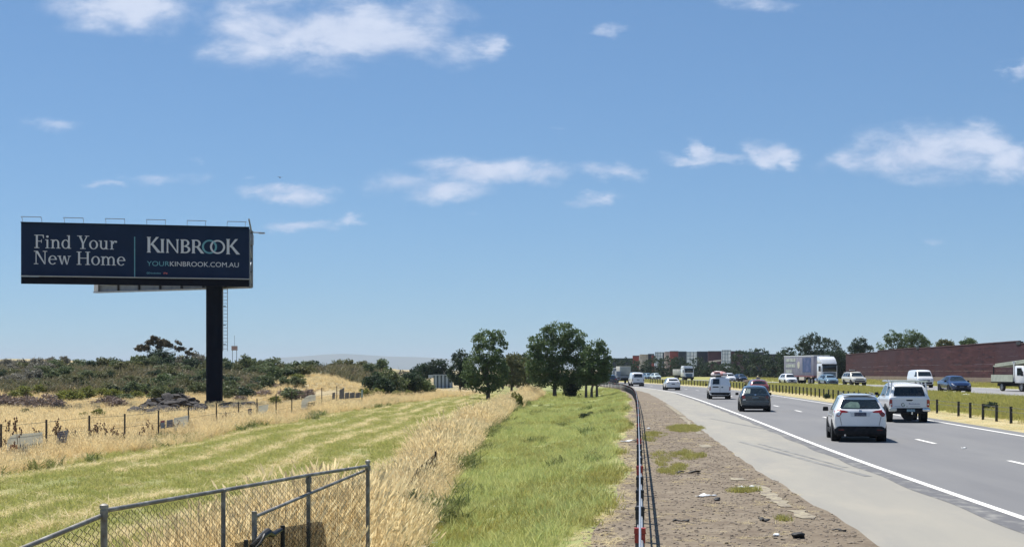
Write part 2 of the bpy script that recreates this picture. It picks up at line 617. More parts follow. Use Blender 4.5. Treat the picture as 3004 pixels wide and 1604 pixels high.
ysl = np.concatenate([np.arange(0, 150, 1.0), np.arange(150, 420, 3.0)])
sl = lambda o, w: (lambda y: edge(y) + o - w / 2, lambda y: edge(y) + o + w / 2)
strip('edge_line', *sl(.02, .17), M_white, 1, ysl, .006, road)
strip('edge_line', *sl(8.3, .16), M_white, 1, ysl, .006, road)
# ragged seal joint along the shoulder
strip('seal_strip', lambda y: edge(y) - .42 - .05 * np.sin(y * .9) - .25 * sst(60, 30, y) * (.6 + .4 * np.sin(y * .12)), lambda y: edge(y) - .085, M_seal, 1, np.arange(0, 150, .5), .004, road)
y0 = 50.7 - 12 * 4
for k in range(26):
    a = y0 + 12 * k
    strip('lane_dash', *sl(3.98, .15), M_white, 1, np.linspace(a - 3.1, a, 5), .006, road)
so = lambda o, w: (lambda y: opp_l(y) + o - w / 2, lambda y: opp_l(y) + o + w / 2)
strip('edge_line', *so(.7, .16), M_white, 1, ysl[20:], .006, opp)
strip('edge_line', *so(11.2, .16), M_white, 1, ysl[20:], .006, opp)
for k in range(18):
    for oo in (4.2, 7.7):
        strip('lane_dash', *so(oo, .15), M_white, 1, np.linspace(70 + 12 * k, 73 + 12 * k, 3), .006, opp)
# worn remnants of the old yellow edge line beside the shoulder
for (ya, yb, off, w) in ((58.5, 75, -.24, .2), (54.8, 57.5, -.3, .2), (45.2, 47.0, -.6, .25), (31.8, 32.8, -.8, .3), (25.6, 30.6, -.58, .2), (23.6, 25.2, -.5, .2), (77, 100, -.15, .22)):
    yy = np.arange(ya, yb, .35)
    if len(yy) > 2:
        j = rng.random(len(yy)) * .12
        strip('faded_line_patch', (lambda o_, w_, j_, yy_: lambda y: edge(y) - 2.95 + o_ - w_ / 2 - np.interp(y, yy_, j_))(off, w, j, yy), (lambda o_, w_, j_, yy_: lambda y: edge(y) - 2.95 + o_ + w_ / 2 + np.interp(y, yy_, j_) - .06)(off, w, j, yy), M_faded, 1, yy, .012)
# skid marks on the shoulder
M_skid = mat('tyre_rubber_mark', (.15, .15, .152), .9, noise=[(1.5, 5, (.25, .245, .225), .42, .6)])
for (ya, xa, yb, xb, w) in ((72, -1.9, 58.5, -.35, .16), (49, -2.25, 33, -.75, .17), (47.5, -1.75, 36, -.75, .12)):
    yy = np.linspace(yb, ya, 12)
    f = (lambda ya_, xa_, yb_, xb_: lambda y: edge(y) + xb_ + (xa_ - xb_) * (y - yb_) / (ya_ - yb_))(ya, xa, yb, xb)
    strip('skid_mark', (lambda f_, w_: lambda y: f_(y) - w_ / 2)(f, w), (lambda f_, w_: lambda y: f_(y) + w_ / 2)(f, w), M_skid, 1, yy, .005, kind='structure')

# far blue range on the horizon
V, FQ = [], []
xs = np.linspace(-3300, 1300, 60)
base = 15000
prof = 105 + 50 * np.exp(-((xs + 1500) / 900) ** 2) + 14 * np.sin(xs * .0022) + 7 * np.sin(xs * .0067 + 1)
prof *= sst(-3300, -2300, xs) * sst(1300, -400, xs)
for i, x in enumerate(xs):
    for (dyk, h) in ((-500, -4), (-150, prof[i] * .55), (200, prof[i]), (700, prof[i] * .5), (1200, -4)):
        V.append((x, base + dyk, h))
ii = np.arange(60 * 5).reshape(60, 5)
FQ = np.stack([ii[:-1, :-1], ii[1:, :-1], ii[1:, 1:], ii[:-1, 1:]], -1).reshape(-1, 4)
me = np_mesh('hills', V, FQ, mat('hill_forest', (.07, .085, .05), 1, noise=[(.004, 5, (.11, .11, .06), .4, .7)]))
me.shade_smooth()
tag(link('hills', me), kind='structure')

# ------------------------------------------------------------------ grass: scattered tufts
def tuft(name, n, spread, h0, h1, w, lean, m, seg=2, seed=0, flat=0., head=0.):
    r = np.random.default_rng(seed)
    V, Fs, T = [], [], []
    for i in range(n):
        a, rad = r.random() * 6.283, spread * math.sqrt(r.random())
        p = np.array([rad * math.cos(a), rad * math.sin(a), -.02])
        h = h0 + (h1 - h0) * r.random()
        az = r.random() * 6.283
        ln = lean * (.3 + r.random())
        d = np.array([math.cos(az), math.sin(az), 0])
        side = np.array([-d[1], d[0], 0])
        fa = r.random() * 6.283
        side = np.array([math.cos(fa), math.sin(fa), 0])
        ww = w * (.7 + .6 * r.random())
        b = len(V)
        for k in range(seg + 1):
            t = k / seg
            q = p + d * (h * ln * t * t) + np.array([0, 0, h * t * (1 - .25 * ln * t) * (1 - flat)])
            if flat:
                q = q + d * h * t * flat
            wk = ww * (1 - .75 * t)
            if head and k == seg:
                wk = ww * .25
            V.append(q - side * wk / 2)
            V.append(q + side * wk / 2)
        for k in range(seg):
            Fs.append((b + 2 * k, b + 2 * k + 1, b + 2 * k + 3, b + 2 * k + 2))
        tv = r.random()
        T += [tv] * (2 * (seg + 1))
        if head and r.random() < .6:      # seed head: a small leaf-shaped spike at the tip
            q = V[-1]
            hb = len(V)
            hh = head * (.7 + .6 * r.random())
            dd = d * .5 + np.array([0, 0, .9])
            for (al, wd) in ((-.1, .12), (.45, 1), (1, .1)):
                V.append(q + dd * hh * al - side * head * .13 * wd)
                V.append(q + dd * hh * al + side * head * .13 * wd)
                T += [min(1, tv + .35)] * 2
            Fs += [(hb, hb + 1, hb + 3, hb + 2), (hb + 2, hb + 3, hb + 5, hb + 4)]
    me = np_mesh(name, V, Fs, m, T)
    return bpy.data.objects.new(name, me)


def protos(name, objs):
    c = bpy.data.collections.new(name)
    for o in objs:
        c.objects.link(o)
    return c


NG = {}


def scatter(name, P, coll, s0, s1, label=None, cat=None, parent=None, scl=None, tilt=.12):
    P = np.asarray(P, float)
    n = len(P)
    me = bpy.data.meshes.new(name)
    me.vertices.add(n)
    me.vertices.foreach_set('co', P.astype(np.float32).ravel())
    rot = np.stack([rng.normal(0, tilt, n), rng.normal(0, tilt, n), rng.random(n) * 6.283], 1)
    s = s0 + (s1 - s0) * rng.random(n)
    if scl is not None:
        s = s * scl
    a = me.attributes.new('rot', 'FLOAT_VECTOR', 'POINT')
    a.data.foreach_set('vector', rot.astype(np.float32).ravel())
    a = me.attributes.new('scl', 'FLOAT', 'POINT')
    a.data.foreach_set('value', s.astype(np.float32))
    a = me.attributes.new('idx', 'INT', 'POINT')
    a.data.foreach_set('value', rng.integers(0, len(coll.objects), n).astype(np.int32))
    o = link(name, me, parent)
    if coll.name not in NG:
        ng = bpy.data.node_groups.new('scatter_' + coll.name, 'GeometryNodeTree')
        ng.interface.new_socket('Geometry', in_out='INPUT', socket_type='NodeSocketGeometry')
        ng.interface.new_socket('Geometry', in_out='OUTPUT', socket_type='NodeSocketGeometry')
        N = ng.nodes
        gi, go = N.new('NodeGroupInput'), N.new('NodeGroupOutput')
        ci = N.new('GeometryNodeCollectionInfo')
        ci.inputs['Collection'].default_value = coll
        ci.inputs['Separate Children'].default_value = True
        ci.inputs['Reset Children'].default_value = True
        ip = N.new('GeometryNodeInstanceOnPoints')
        ip.inputs['Pick Instance'].default_value = True
        er = N.new('FunctionNodeEulerToRotation')

        def na(nm, t):
            q = N.new('GeometryNodeInputNamedAttribute')
            q.data_type = t
            q.inputs['Name'].default_value = nm
            return q.outputs['Attribute']
        L = ng.links.new
        L(gi.outputs[0], ip.inputs['Points'])
        L(ci.outputs[0], ip.inputs['Instance'])
        L(na('idx', 'INT'), ip.inputs['Instance Index'])
        L(na('rot', 'FLOAT_VECTOR'), er.inputs[0])
        L(er.outputs[0], ip.inputs['Rotation'])
        L(na('scl', 'FLOAT'), ip.inputs['Scale'])
        L(ip.outputs[0], go.inputs[0])
        NG[coll.name] = ng
    md = o.modifiers.new('scatter', 'NODES')
    md.node_group = NG[coll.name]
    if parent is None:
        tag(o, label, cat, kind='stuff')
    return o


L_green = leafmat('grass_green', (.27, .33, .08, 1), (.45, .46, .15, 1), (.53, .48, .18, 1), .5)
L_lush = leafmat('grass_lush', (.33, .42, .14, 1), (.54, .60, .25, 1), (.64, .61, .24, 1), .5)
L_straw = leafmat('grass_straw', (.66, .55, .30, 1), (.84, .74, .45, 1), (.74, .62, .35, 1), .4)
L_dry = leafmat('grass_dry', (.66, .51, .26, 1), (.94, .80, .49, 1), (.82, .65, .35, 1), .5)
L_dryb = leafmat('grass_brown', (.34, .26, .15, 1), (.54, .43, .26, 1), (.44, .35, .20, 1), .35)
L_weed = leafmat('weed_leaf', (.14, .19, .06, 1), (.25, .29, .10, 1), (.24, .24, .09, 1), .4)
L_yel = leafmat('grass_yellowgreen', (.32, .33, .08, 1), (.46, .44, .14, 1), (.42, .37, .13, 1), .4)

PC_short = protos('short_tufts', [tuft('t', 34, .2, .05, .15, .012, .7, L_green, 2, i) for i in range(5)])
PC_lush = protos('lush_tufts', [tuft('t', 36, .2, .10, .32, .016, .6, L_lush, 2, 10 + i) for i in range(5)] + [tuft('t', 26, .2, .10, .3, .016, .6, L_green, 2, 16 + i) for i in range(2)])
PC_straw = protos('straw_tufts', [tuft('t', 40, .26, .12, .3, .012, .4, L_straw, 2, 20 + i, flat=.75) for i in range(4)])
PC_dry = protos('dry_tufts', [tuft('t', 40, .17, .35, .85, .012, .5, L_dry, 3, 30 + i, head=.1) for i in range(6)] + [tuft('t', 30, .2, .3, .7, .014, .6, L_dryb, 3, 38, head=.08)])
PC_field = protos('field_tufts', [tuft('t', 34, .3, .25, .6, .022, .6, L_dry, 2, 40 + i, head=.1) for i in range(4)] + [tuft('t', 30, .3, .2, .5, .022, .6, L_dryb, 2, 45)])
PC_weed = protos('weed_tufts', [tuft('t', 40, .22, .1, .4, .05, .9, L_weed, 2, 50 + i) for i in range(4)])
L_scr = leafmat('undergrowth_leaf', (.09, .105, .045, 1), (.19, .185, .09, 1), (.24, .19, .12, 1), .3)
PC_scrub = protos('scrub_tufts', [tuft('t', 44, .3, .12, .36, .05, .9, L_scr, 2, 70 + i) for i in range(4)])
PC_med = protos('median_tufts', [tuft('t', 34, .35, .12, .3, .03, .6, L_yel, 2, 60 + i) for i in range(4)])


def pts_between(xl, xr, ya, yb, dens, dens_far=None, keep=None):
    """random points between two lines; density falls off with distance"""
    out = []
    y = ya
    while y < yb:
        st = 1.0 if y < 80 else 3.0
        a, b = float(xl(y)), float(xr(y))
        f = (y - ya) / (yb - ya)
        d = dens if dens_far is None else dens * (dens_far / dens) ** f
        n = rng.poisson(max(0, (b - a)) * st * d)
        if n:
            xs, ys = a + (b - a) * rng.random(n), y + st * rng.random(n)
            out.append(np.stack([xs, ys], 1))
        y += st
    q = np.concatenate(out)
    if keep is not None:
        q = q[keep(q[:, 0], q[:, 1])]
    # only ground the picture can see, with a margin
    u = q[:, 0] / np.maximum(q[:, 1], 1)
    q = q[(np.abs(u) < .42)]
    return np.column_stack([q, zg(q[:, 0], q[:, 1])])


def patch(x, y, s=1.0, ph=0.):
    return (np.sin(x * .8 * s + ph) * np.sin(y * .31 * s + 1.3 * ph) + .6 * np.sin(x * 1.7 * s - y * .53 * s + ph) + .5 * np.sin(x * .4 * s + y * .9 * s + 2 * ph))


# wind-rows of cut straw lying along the mown strip
rows = [.10, .28, .46, .63, .80, .95]


def row_d(x, y):
    t = (x - mown_l(y)) / (hedge_l(y) - mown_l(y))
    t = t + .012 * np.sin(y * .23) + .008 * np.sin(y * .61)
    return np.min(np.abs(t[..., None] - np.array(rows)), -1) * (hedge_l(y) - mown_l(y))


P = pts_between(mown_l, hedge_l, 19, 175, 26, 3.0, keep=lambda x, y: (row_d(x, y) > .22) | (rng.random(len(x)) < .35))
scatter('mown_grass', P, PC_short, .8, 1.35, 'short mown green grass on the strip left of the dry weeds', 'grass')
P = pts_between(mown_l, hedge_l, 19, 175, 48, 8.0, keep=lambda x, y: (row_d(x, y) < .24 + .09 * patch(x, y)) & (patch(x, y, .45, 2) > -.9) | (rng.random(len(x)) < .03))
scatter('cut_straw', P, PC_straw, .9, 1.5, 'pale cut straw lying in long rows on the mown strip', 'straw')
P = pts_between(hedge_r, green_r, 19, 190, 40, 4.5, keep=lambda x, y: (rng.random(len(x)) < .55 + .3 * patch(x, y)) & (x < green_r(y) - .15 - .25 * rng.random(len(x))))
scatter('verge_grass', P, PC_lush, .5, 1.05, 'lush green grass on the verge beside the wire rope barrier', 'grass')
P = pts_between(hedge_r, green_r, 19, 190, 14, 2.5, keep=lambda x, y: patch(x, y, .8, 1) > .1)
scatter('verge_yellow_grass', P, PC_med, .4, .8, 'yellowing grass patches on the green verge', 'grass')
P = pts_between(hedge_r, green_r, 22, 160, 3, .5, keep=lambda x, y: patch(x, y, 1.1, 3) > 1.0)
scatter('verge_weeds', P, PC_weed, .6, 1.1, 'dark green leafy weeds in the verge grass', 'weeds')
# straw-coloured dead grass along the foot of the barrier
P = pts_between(lambda y: green_r(y) - .7, lambda y: green_r(y) + .35, 19, 120, 16, 3)
scatter('barrier_dead_grass', P, PC_straw, .4, .8, 'dead straw coloured grass along the foot of the barrier', 'grass')
# tall dry grass along the overgrown old fence line
P = pts_between(lambda y: hedge_l(y) - .1, hedge_r, 17, 175, 20, 6.0, keep=lambda x, y: (patch(x, y, 1.0, 1) < .75) | (rng.random(len(x)) < .3))
t = (P[:, 0] - hedge_l(P[:, 1])) / (hedge_r(P[:, 1]) - hedge_l(P[:, 1]))
scatter('tall_dry_grass', P, PC_dry, .75, 1.2, 'tall straw coloured dry grass along the overgrown fence line', 'grass', scl=(.55 + .55 * np.sin(np.pi * np.clip(t, 0, 1))) * (1 + .22 * patch(P[:, 0], P[:, 1], .7)))
P = pts_between(hedge_l, lambda y: hedge_r(y) + .3, 17, 120, 6.0, 2.0, keep=lambda x, y: patch(x, y, 1.0, 1) > .1)
scatter('hedge_weeds', P, PC_weed, .8, 1.5, 'dark weeds among the tall dry grass', 'weeds')
# tall dry grass in front of and along the site fence
P = pts_between(lambda y: fence_x(y) - .5, lambda y: mown_l(y) + .5, 28, 175, 15, 4.0)
scatter('fence_dry_grass', P, PC_dry, .6, 1.15, 'tall dry grass growing along the site fence', 'grass', scl=.66 + .22 * patch(P[:, 0], P[:, 1], .6, 1), tilt=.2)
P = pts_between(lambda y: fence_x(y) - .5, lambda y: mown_l(y) + .7, 28, 130, 1.8, .8, keep=lambda x, y: patch(x, y, 1.0, 4) > .2)
scatter('fence_weeds', P, PC_weed, .7, 1.3, 'green and brown weeds at the foot of the site fence', 'weeds')
# dry field behind the fence
P = pts_between(lambda y: -.40 * y - 6, fence_x, 45, 200, 5.0, 2.2, keep=lambda x, y: patch(x, y, .35, 1) > -.9)
scatter('field_grass', P, PC_field, .5, 1.0, 'pale dry grass covering the field around the billboard', 'grass')
# dirt strip: scruffy tufts and patches
P = []
for (px, py, rx, ry, n) in ((2010, 1257, 52, 11, 200), (1925, 1275, 34, 8, 40), (2015, 1335, 50, 14, 60), (1940, 1345, 24, 22, 24), (1990, 1370, 22, 8, 26), (2175, 1440, 42, 5, 34), (1965, 1384, 30, 9, 24), (2295, 1525, 14, 6, 7), (1905, 1290, 20, 8, 14)):
    a = rng.random(n) * 6.283
    r_ = np.sqrt(rng.random(n))
    qx, qy = px + rx * r_ * np.cos(a), py + ry * r_ * np.sin(a)
    Y = CZ * F / (qy - HOR)
    P.append(np.stack([(qx - 1502) / F * Y, Y, 0 * Y], 1))
scatter('dirt_grass_patches', np.concatenate(P), PC_med, .22, .5, 'small green grass patches growing on the stony dirt strip', 'grass')
P = pts_between(green_r, shoulder_l, 19, 110, 5, .8, keep=lambda x, y: patch(x, y, 1.2, 2) > -.1)
scatter('dirt_dead_tufts', P, PC_straw, .25, .6, 'thin dead grass wisps on the dirt strip', 'grass')
P = pts_between(lambda y: -.40 * y - 6, lambda y: np.minimum(fence_x(y) - 3, -17.5), 158, 250, .7, .3, keep=lambda x, y: (((x + 21) / 8) ** 2 + ((y - 168) / 17) ** 2 > 1))
scatter('scrub_undergrowth', P, PC_scrub, 2.2, 4.2, 'low dark undergrowth between the bushes of the thicket', 'undergrowth')
# median
P = pts_between(med_mid, opp_l, 50, 330, 5, 1.6)
scatter('median_long_grass', P, PC_med, .7, 1.25, 'yellow green grass in the median between the carriageways', 'grass')
P = pts_between(lambda y: road_r(y) + .25, lambda y: med_mid(y) + .4, 50, 200, 6, 2)
scatter('median_dry_grass', P, PC_straw, .7, 1.2, 'dry cut grass along the median edge', 'grass')
P = pts_between(lambda y: opp_r(y) + .5, lambda y: opp_r(y) + 8, 90, 330, 1.6, .8)
scatter('far_verge_grass', P, PC_med, .8, 1.4, 'grass below the dark red noise wall', 'grass')
# loose stones in the dirt
M_stone = mat('pale_stone', (.27, .22, .165), .9, noise=[(6, 4, (.12, .095, .075), .4, .6)])
st = []
for i in range(4):
    bm = bmesh.new()
    bmesh.ops.create_icosphere(bm, subdivisions=1, radius=.03)
    for v in bm.verts:
        v.co *= .7 + .6 * random.random()
        v.co.z *= .6
    me = bpy.data.meshes.new('stone')
    bm.to_mesh(me)
    bm.free()
    me.materials.append(M_stone)
    st.append(bpy.data.objects.new('stone', me))
PC_st = protos('stones', st)
P = pts_between(lambda y: green_r(y) - .1, shoulder_l, 19, 110, 55, 3)
scatter('loose_stones', P, PC_st, .3, 1.3, 'loose stones and grit on the dirt strip', 'gravel')
# ------------------------------------------------------------------ billboard
M_navy = mat('navy_vinyl', (.006, .019, .056), .8, spec=.12, noise=[(.5, 5, (.008, .024, .068), .4, .7)])
M_navyd = mat('navy_paint', (.0018, .004, .013), .75, spec=.06, noise=[(1.2, 4, (.003, .006, .017), .4, .7)])
M_letter = mat('letter_white', (.58, .62, .68), .6, noise=[(2, 3, (.50, .55, .62), .4, .7)])
M_teal = mat('letter_teal', (.10, .30, .38), .6, noise=[(2, 3, (.12, .34, .42), .4, .7)])
M_galv = mat('galvanised_steel', (.42, .44, .46), .45, .6, noise=[(3, 5, (.33, .35, .37), .4, .7)])
M_gpanel = mat('grey_sheet', (.30, .33, .36), .6, .3, noise=[(1.5, 4, (.22, .25, .28), .4, .7)])
M_black = mat('black_steel', (.012, .013, .016), .55, noise=[(4, 4, (.022, .022, .025), .4, .7)])

BA, BB = Vector((-41.2, 123.0, 0)), Vector((-22.85, 127.4, 0))     # face that looks at the road
ex = (BB - BA).normalized()
BL = (BB - BA).length
TOP, PBOT, SBOT = 14.72, 10.32, 9.62
bb_rz = math.atan2(ex.y, ex.x)
bbd = empty('billboard', (-26.6, 131.0, zs1(-26.6, 131)), 0, 'tall navy roadside billboard reading Find Your New Home on one thick pole', 'billboard')
bbd_inv = Matrix.Translation(bbd.location).inverted()
fr = Matrix.Translation((BA.x, BA.y, 0)) @ Matrix.Rotation(bb_rz, 4, 'Z')     # local: x along the face, -y towards the road, z up
loc = bbd_inv @ fr


def bpart(mb, name, m, parent=bbd, M=loc, **k):
    o = mb.build(name, m, parent, **k)
    if parent is bbd:
        o.matrix_local = M
    return o


face = bpart(MB().box((BL / 2, .12, (TOP + PBOT) / 2), (BL, .24, TOP - PBOT)), 'front_panel', M_navy)
bpart(MB().box((BL / 2, .16, (PBOT - .12 + SBOT) / 2), (BL, .3, PBOT - .12 - SBOT)), 'skirt_panel', M_navyd)
bpart(MB().box((BL / 2, -.14, PBOT - .07), (BL, .52, .07)), 'catwalk', M_galv)
bpart(MB().box((BL / 2, -.02, TOP + .03), (BL + .06, .3, .07)), 'top_trim', M_navyd)
# lettering: outlines drawn as strokes, arcs and serifs, cap height 1


def arc(cx, cy_, rx, ry, a0, a1, wv, wh, n=26):
    out = []
    for i in range(n):
        t0, t1 = R(a0 + (a1 - a0) * i / n), R(a0 + (a1 - a0) * (i + 1) / n)
        o = lambda t: (cx + rx * math.cos(t), cy_ + ry * math.sin(t))
        q = lambda t: (cx + (rx - wv) * math.cos(t), cy_ + (ry - wh) * math.sin(t))
        out.append([o(t0), o(t1), q(t1), q(t0)])
    return out


def rc(x0, y0_, x1, y1):
    return [[(x0, y0_), (x1, y0_), (x1, y1), (x0, y1)]]


def disc(cx, cy_, r):
    return [[(cx + r * math.cos(2 * math.pi * i / 14), cy_ + r * math.sin(2 * math.pi * i / 14)) for i in range(14)]]


def stem(x, y1=1., w=.13, s=.1, foot=True, head=True):
    g = rc(x, 0, x + w, y1)
    if foot:
        g += rc(x - s, 0, x, .05) + rc(x + w, 0, x + w + s, .05)
    if head:
        g += rc(x - s, y1 - .05, x, y1) + rc(x + w, y1 - .05, x + w + s, y1)
    return g


def lstem(x, y1=.66, foot=True):
    g = rc(x, 0, x + .115, y1) + rc(x - .085, y1 - .05, x, y1)
    if foot:
        g += rc(x - .085, 0, x, .045) + rc(x + .115, 0, x + .2, .045)
    return g


GL = {
    'F': (.72, stem(.1, head=False) + rc(0, .95, .1, 1) + rc(.23, .95, .62, 1) + [[(.62, 1), (.54, .95), (.60, .74), (.64, .74)]] + rc(.23, .5, .45, .55) + rc(.45, .4, .49, .66)),
    'i': (.36, lstem(.09) + disc(.15, .88, .085)),
    'n': (.72, lstem(.09) + lstem(.46, .42)[:1] + rc(.375, 0, .46, .045) + rc(.575, 0, .66, .045) + arc(.345, .42, .23, .25, 0, 165, .115, .07)),
    'd': (.70, arc(.29, .33, .28, .345, 0, 360, .12, .055) + rc(.455, 0, .57, 1) + rc(.57, 0, .66, .045) + rc(.37, .955, .455, 1)),
    'Y': (.80, [[(.10, 1), (.25, 1), (.44, .47), (.33, .42)], [(.64, 1), (.71, 1), (.47, .42), (.41, .47)]] + rc(.325, 0, .455, .45) + rc(.2, 0, .325, .05) + rc(.455, 0, .58, .05) + rc(0, .955, .34, 1) + rc(.52, .955, .82, 1)),
    'o': (.66, arc(.31, .33, .3, .345, 0, 360, .125, .055)),
    'u': (.74, rc(.09, .24, .205, .66) + rc(0, .61, .09, .66) + arc(.325, .24, .235, .25, 180, 345, .115, .07) + rc(.46, 0, .575, .66) + rc(.37, .61, .46, .66) + rc(.575, 0, .66, .045)),
    'r': (.54, lstem(.09) + arc(.37, .40, .20, .26, 65, 175, .11, .07) + disc(.435, .585, .075)),
    'N': (.96, rc(.12, 0, .18, .99) + rc(.72, .02, .78, 1) + [[(.10, 1), (.27, 1), (.78, 0), (.70, 0)]] + rc(0, 0, .12, .05) + rc(.18, 0, .3, .05) + rc(0, .95, .11, 1) + rc(.6, .95, .72, 1) + rc(.78, .95, .9, 1)),
    'e': (.62, arc(.30, .33, .29, .345, 8, 318, .12, .055) + rc(.11, .345, .585, .40)),
    'w': (.94, [[(.07, .66), (.20, .66), (.36, 0), (.27, 0)], [(.42, .66), (.475, .66), (.35, 0), (.31, 0)], [(.40, .66), (.53, .66), (.69, 0), (.60, 0)], [(.78, .66), (.835, .66), (.68, 0), (.64, 0)]] + rc(0, .615, .26, .66) + rc(.70, .615, .92, .66)),
    'H': (.98, stem(.1) + stem(.69) + rc(.23, .48, .69, .535)),
    'm': (1.10, lstem(.09) + rc(.46, 0, .575, .42) + rc(.83, 0, .945, .42) + rc(.375, 0, .46, .045) + rc(.575, 0, .66, .045) + rc(.75, 0, .83, .045) + rc(.945, 0, 1.03, .045) + arc(.345, .42, .23, .25, 0, 165, .115, .07) + arc(.715, .42, .23, .25, 0, 165, .115, .07)),
    ' ': (.36, []),
    # flared capitals of the estate name
    'K': (.80, stem(.06, 1, .16, .035) + [[(.21, .50), (.56, 1), (.73, 1), (.30, .46)], [(.24, .56), (.36, .62), (.86, 0), (.64, 0)]]),
    'I': (.32, stem(.06, .88, .15, .035)),
    'n_': (.86, rc(.07, 0, .16, .88) + rc(.66, .02, .75, .88) + [[(.04, .88), (.20, .88), (.75, -.01), (.68, -.01)]] + rc(.03, 0, .07, .05) + rc(.16, 0, .2, .05) + rc(.62, .83, .66, .88) + rc(.75, .83, .79, .88)),
    'B': (.66, stem(.06, .88, .15, .03) + arc(.30, .66, .25, .22, -90, 90, .13, .075) + arc(.30, .235, .31, .235, -90, 90, .14, .075) + rc(.21, .805, .31, .88) + rc(.21, .415, .31, .475) + rc(.21, 0, .31, .075)),
    'R': (.70, stem(.06, .88, .15, .03) + arc(.30, .63, .27, .25, -90, 90, .13, .075) + rc(.21, .805, .31, .88) + rc(.21, .38, .31, .455) + [[(.30, .40), (.46, .42), (.78, 0), (.58, 0)]]),
    'O': (.60, arc(.42, .44, .43, .46, 0, 360, .13, .095, 36)),
}


def write(items, u0, u1, z0, h, m, name, track=.0):
    """items: glyph keys; squeezed so that the line runs from u0 to u1"""
    tot = sum(GL[g][0] for g in items)
    sx = (u1 - u0) / tot
    x = 0
    k = 0
    for g in items:
        w, polys = GL[g]
        mb = MB()
        for p in polys:
            k += 1
            mb.prism([(u0 + (x + q[0]) * sx, z0 + q[1] * h) for q in p], -.012 - .0004 * (k % 5), -.001)
        x += w
        if polys:
            mb.build('letter', m, face)


pu = lambda px: (px - 61) / 663.0 * BL
pz = lambda py: TOP - (py - 658.5) / (808.5 - 658.5) * (TOP - PBOT)
hz = lambda a, b: pz(a) - pz(b)
write(list('Find Your'), pu(98.5), pu(336), pz(730), hz(692, 730), M_letter, 'lettering')
write(list('New Home'), pu(97), pu(360), pz(776), hz(738, 776), M_letter, 'lettering')
write(['K', 'I', 'n_', 'B', 'R'], pu(420), pu(586), pz(737), hz(691.5, 737), M_letter, 'lettering')
write(['K'], pu(654), pu(694), pz(738), hz(693, 738), M_letter, 'lettering')
ro = []
for (c_, m_, nm) in ((605.5, M_teal, 'letter_ring'), (629.5, M_letter, 'letter_ring')):
    mb = MB()
    for k, p in enumerate(arc(pu(c_), pz(717), .64, .60, 0, 360, .17, .13, 40)):
        lift = 0
        if m_ is M_teal and (k < 6):
            lift = -.006
        mb.prism(p, -.012 - (.003 if m_ is M_letter else 0) + lift, -.001)
    mb.build(nm, m_, face)
MB().box((pu(385.5), -.008, (pz(692) + PBOT) / 2), (.085, .014, pz(692) - PBOT)).build('divider', M_teal, face)


def text_mesh(txt, width, height, name, m, parent, M, depth=.006):
    cu_ = bpy.data.curves.new('txt', 'FONT')
    cu_.body = txt
    cu_.extrude = depth
    ob = bpy.data.objects.new('txt', cu_)
    C.objects.link(ob)
    bpy.context.view_layer.update()
    me = bpy.data.meshes.new_from_object(ob.evaluated_get(bpy.context.evaluated_depsgraph_get()))
    bpy.data.objects.remove(ob)
    bpy.data.curves.remove(cu_)
    co = np.empty(len(me.vertices) * 3, np.float32)
    me.vertices.foreach_get('co', co)
    co = co.reshape(-1, 3)
    mn, mx = co.min(0), co.max(0)
    co[:, 0] = (co[:, 0] - mn[0]) / (mx[0] - mn[0]) * width
    co[:, 1] = (co[:, 1] - mn[1]) / (mx[1] - mn[1]) * height
    me.vertices.foreach_set('co', co.ravel())
    me.materials.clear()
    me.materials.append(m)
    o = link(name, me, parent)
    o.matrix_local = M
    return o


TM = Matrix.Rotation(R(90), 4, 'X')
text_mesh('YOUR', pu(487) - pu(421), hz(762, 776), 'lettering', M_teal, face, Matrix.Translation((pu(421), -.008, pz(776))) @ TM)
text_mesh('KINBROOK.COM.AU', pu(693) - pu(488.5), hz(762, 776), 'lettering', M_letter, face, Matrix.Translation((pu(488.5), -.008, pz(776))) @ TM)
# the two tiny developer marks under the address
mb = MB()
for k, (cx, r_) in enumerate(((423.5, 2.6), (428, 2.2))):
    for j, p in enumerate(arc(pu(cx), pz(797), .085, .08, 0, 300, .04, .04, 14)):
        mb.prism(p, -.012 - .001 * k, -.001)
for k in range(9):
    mb.prism(rc(pu(432 + k * 3.4), pz(799), pu(434.2 + k * 3.4), pz(796 - (k % 3 == 0)))[0], -.012, -.001)
mb.build('maker_mark', M_teal, face)
mb = MB()
for k, p in enumerate((rc(pu(470), pz(800), pu(472), pz(794))[0], rc(pu(472.5), pz(797), pu(476), pz(794))[0], rc(pu(476.5), pz(799), pu(481), pz(795))[0])):
    mb.prism(p, -.012 - .001 * k, -.001)
mb.build('maker_mark', mat('mark_red', (.5, .12, .12), .6), face)
# floodlight brackets over the top edge
for k in range(6):
    u = .12 + k * (BL - 2.0) / 5 * 1.0 + (0 if k else .0)
    fl = bpart(MB().box((u + .78, -1.1, TOP + .40), (1.62, .09, .05)), 'floodlight', M_galv)
    for uu in (u, u + 1.55):
        MB().tube([(uu, .05, TOP), (uu, -.1, TOP + .32), (uu, -1.05, TOP + .385)], .02, 6).build('bracket_arm', M_galv, fl)
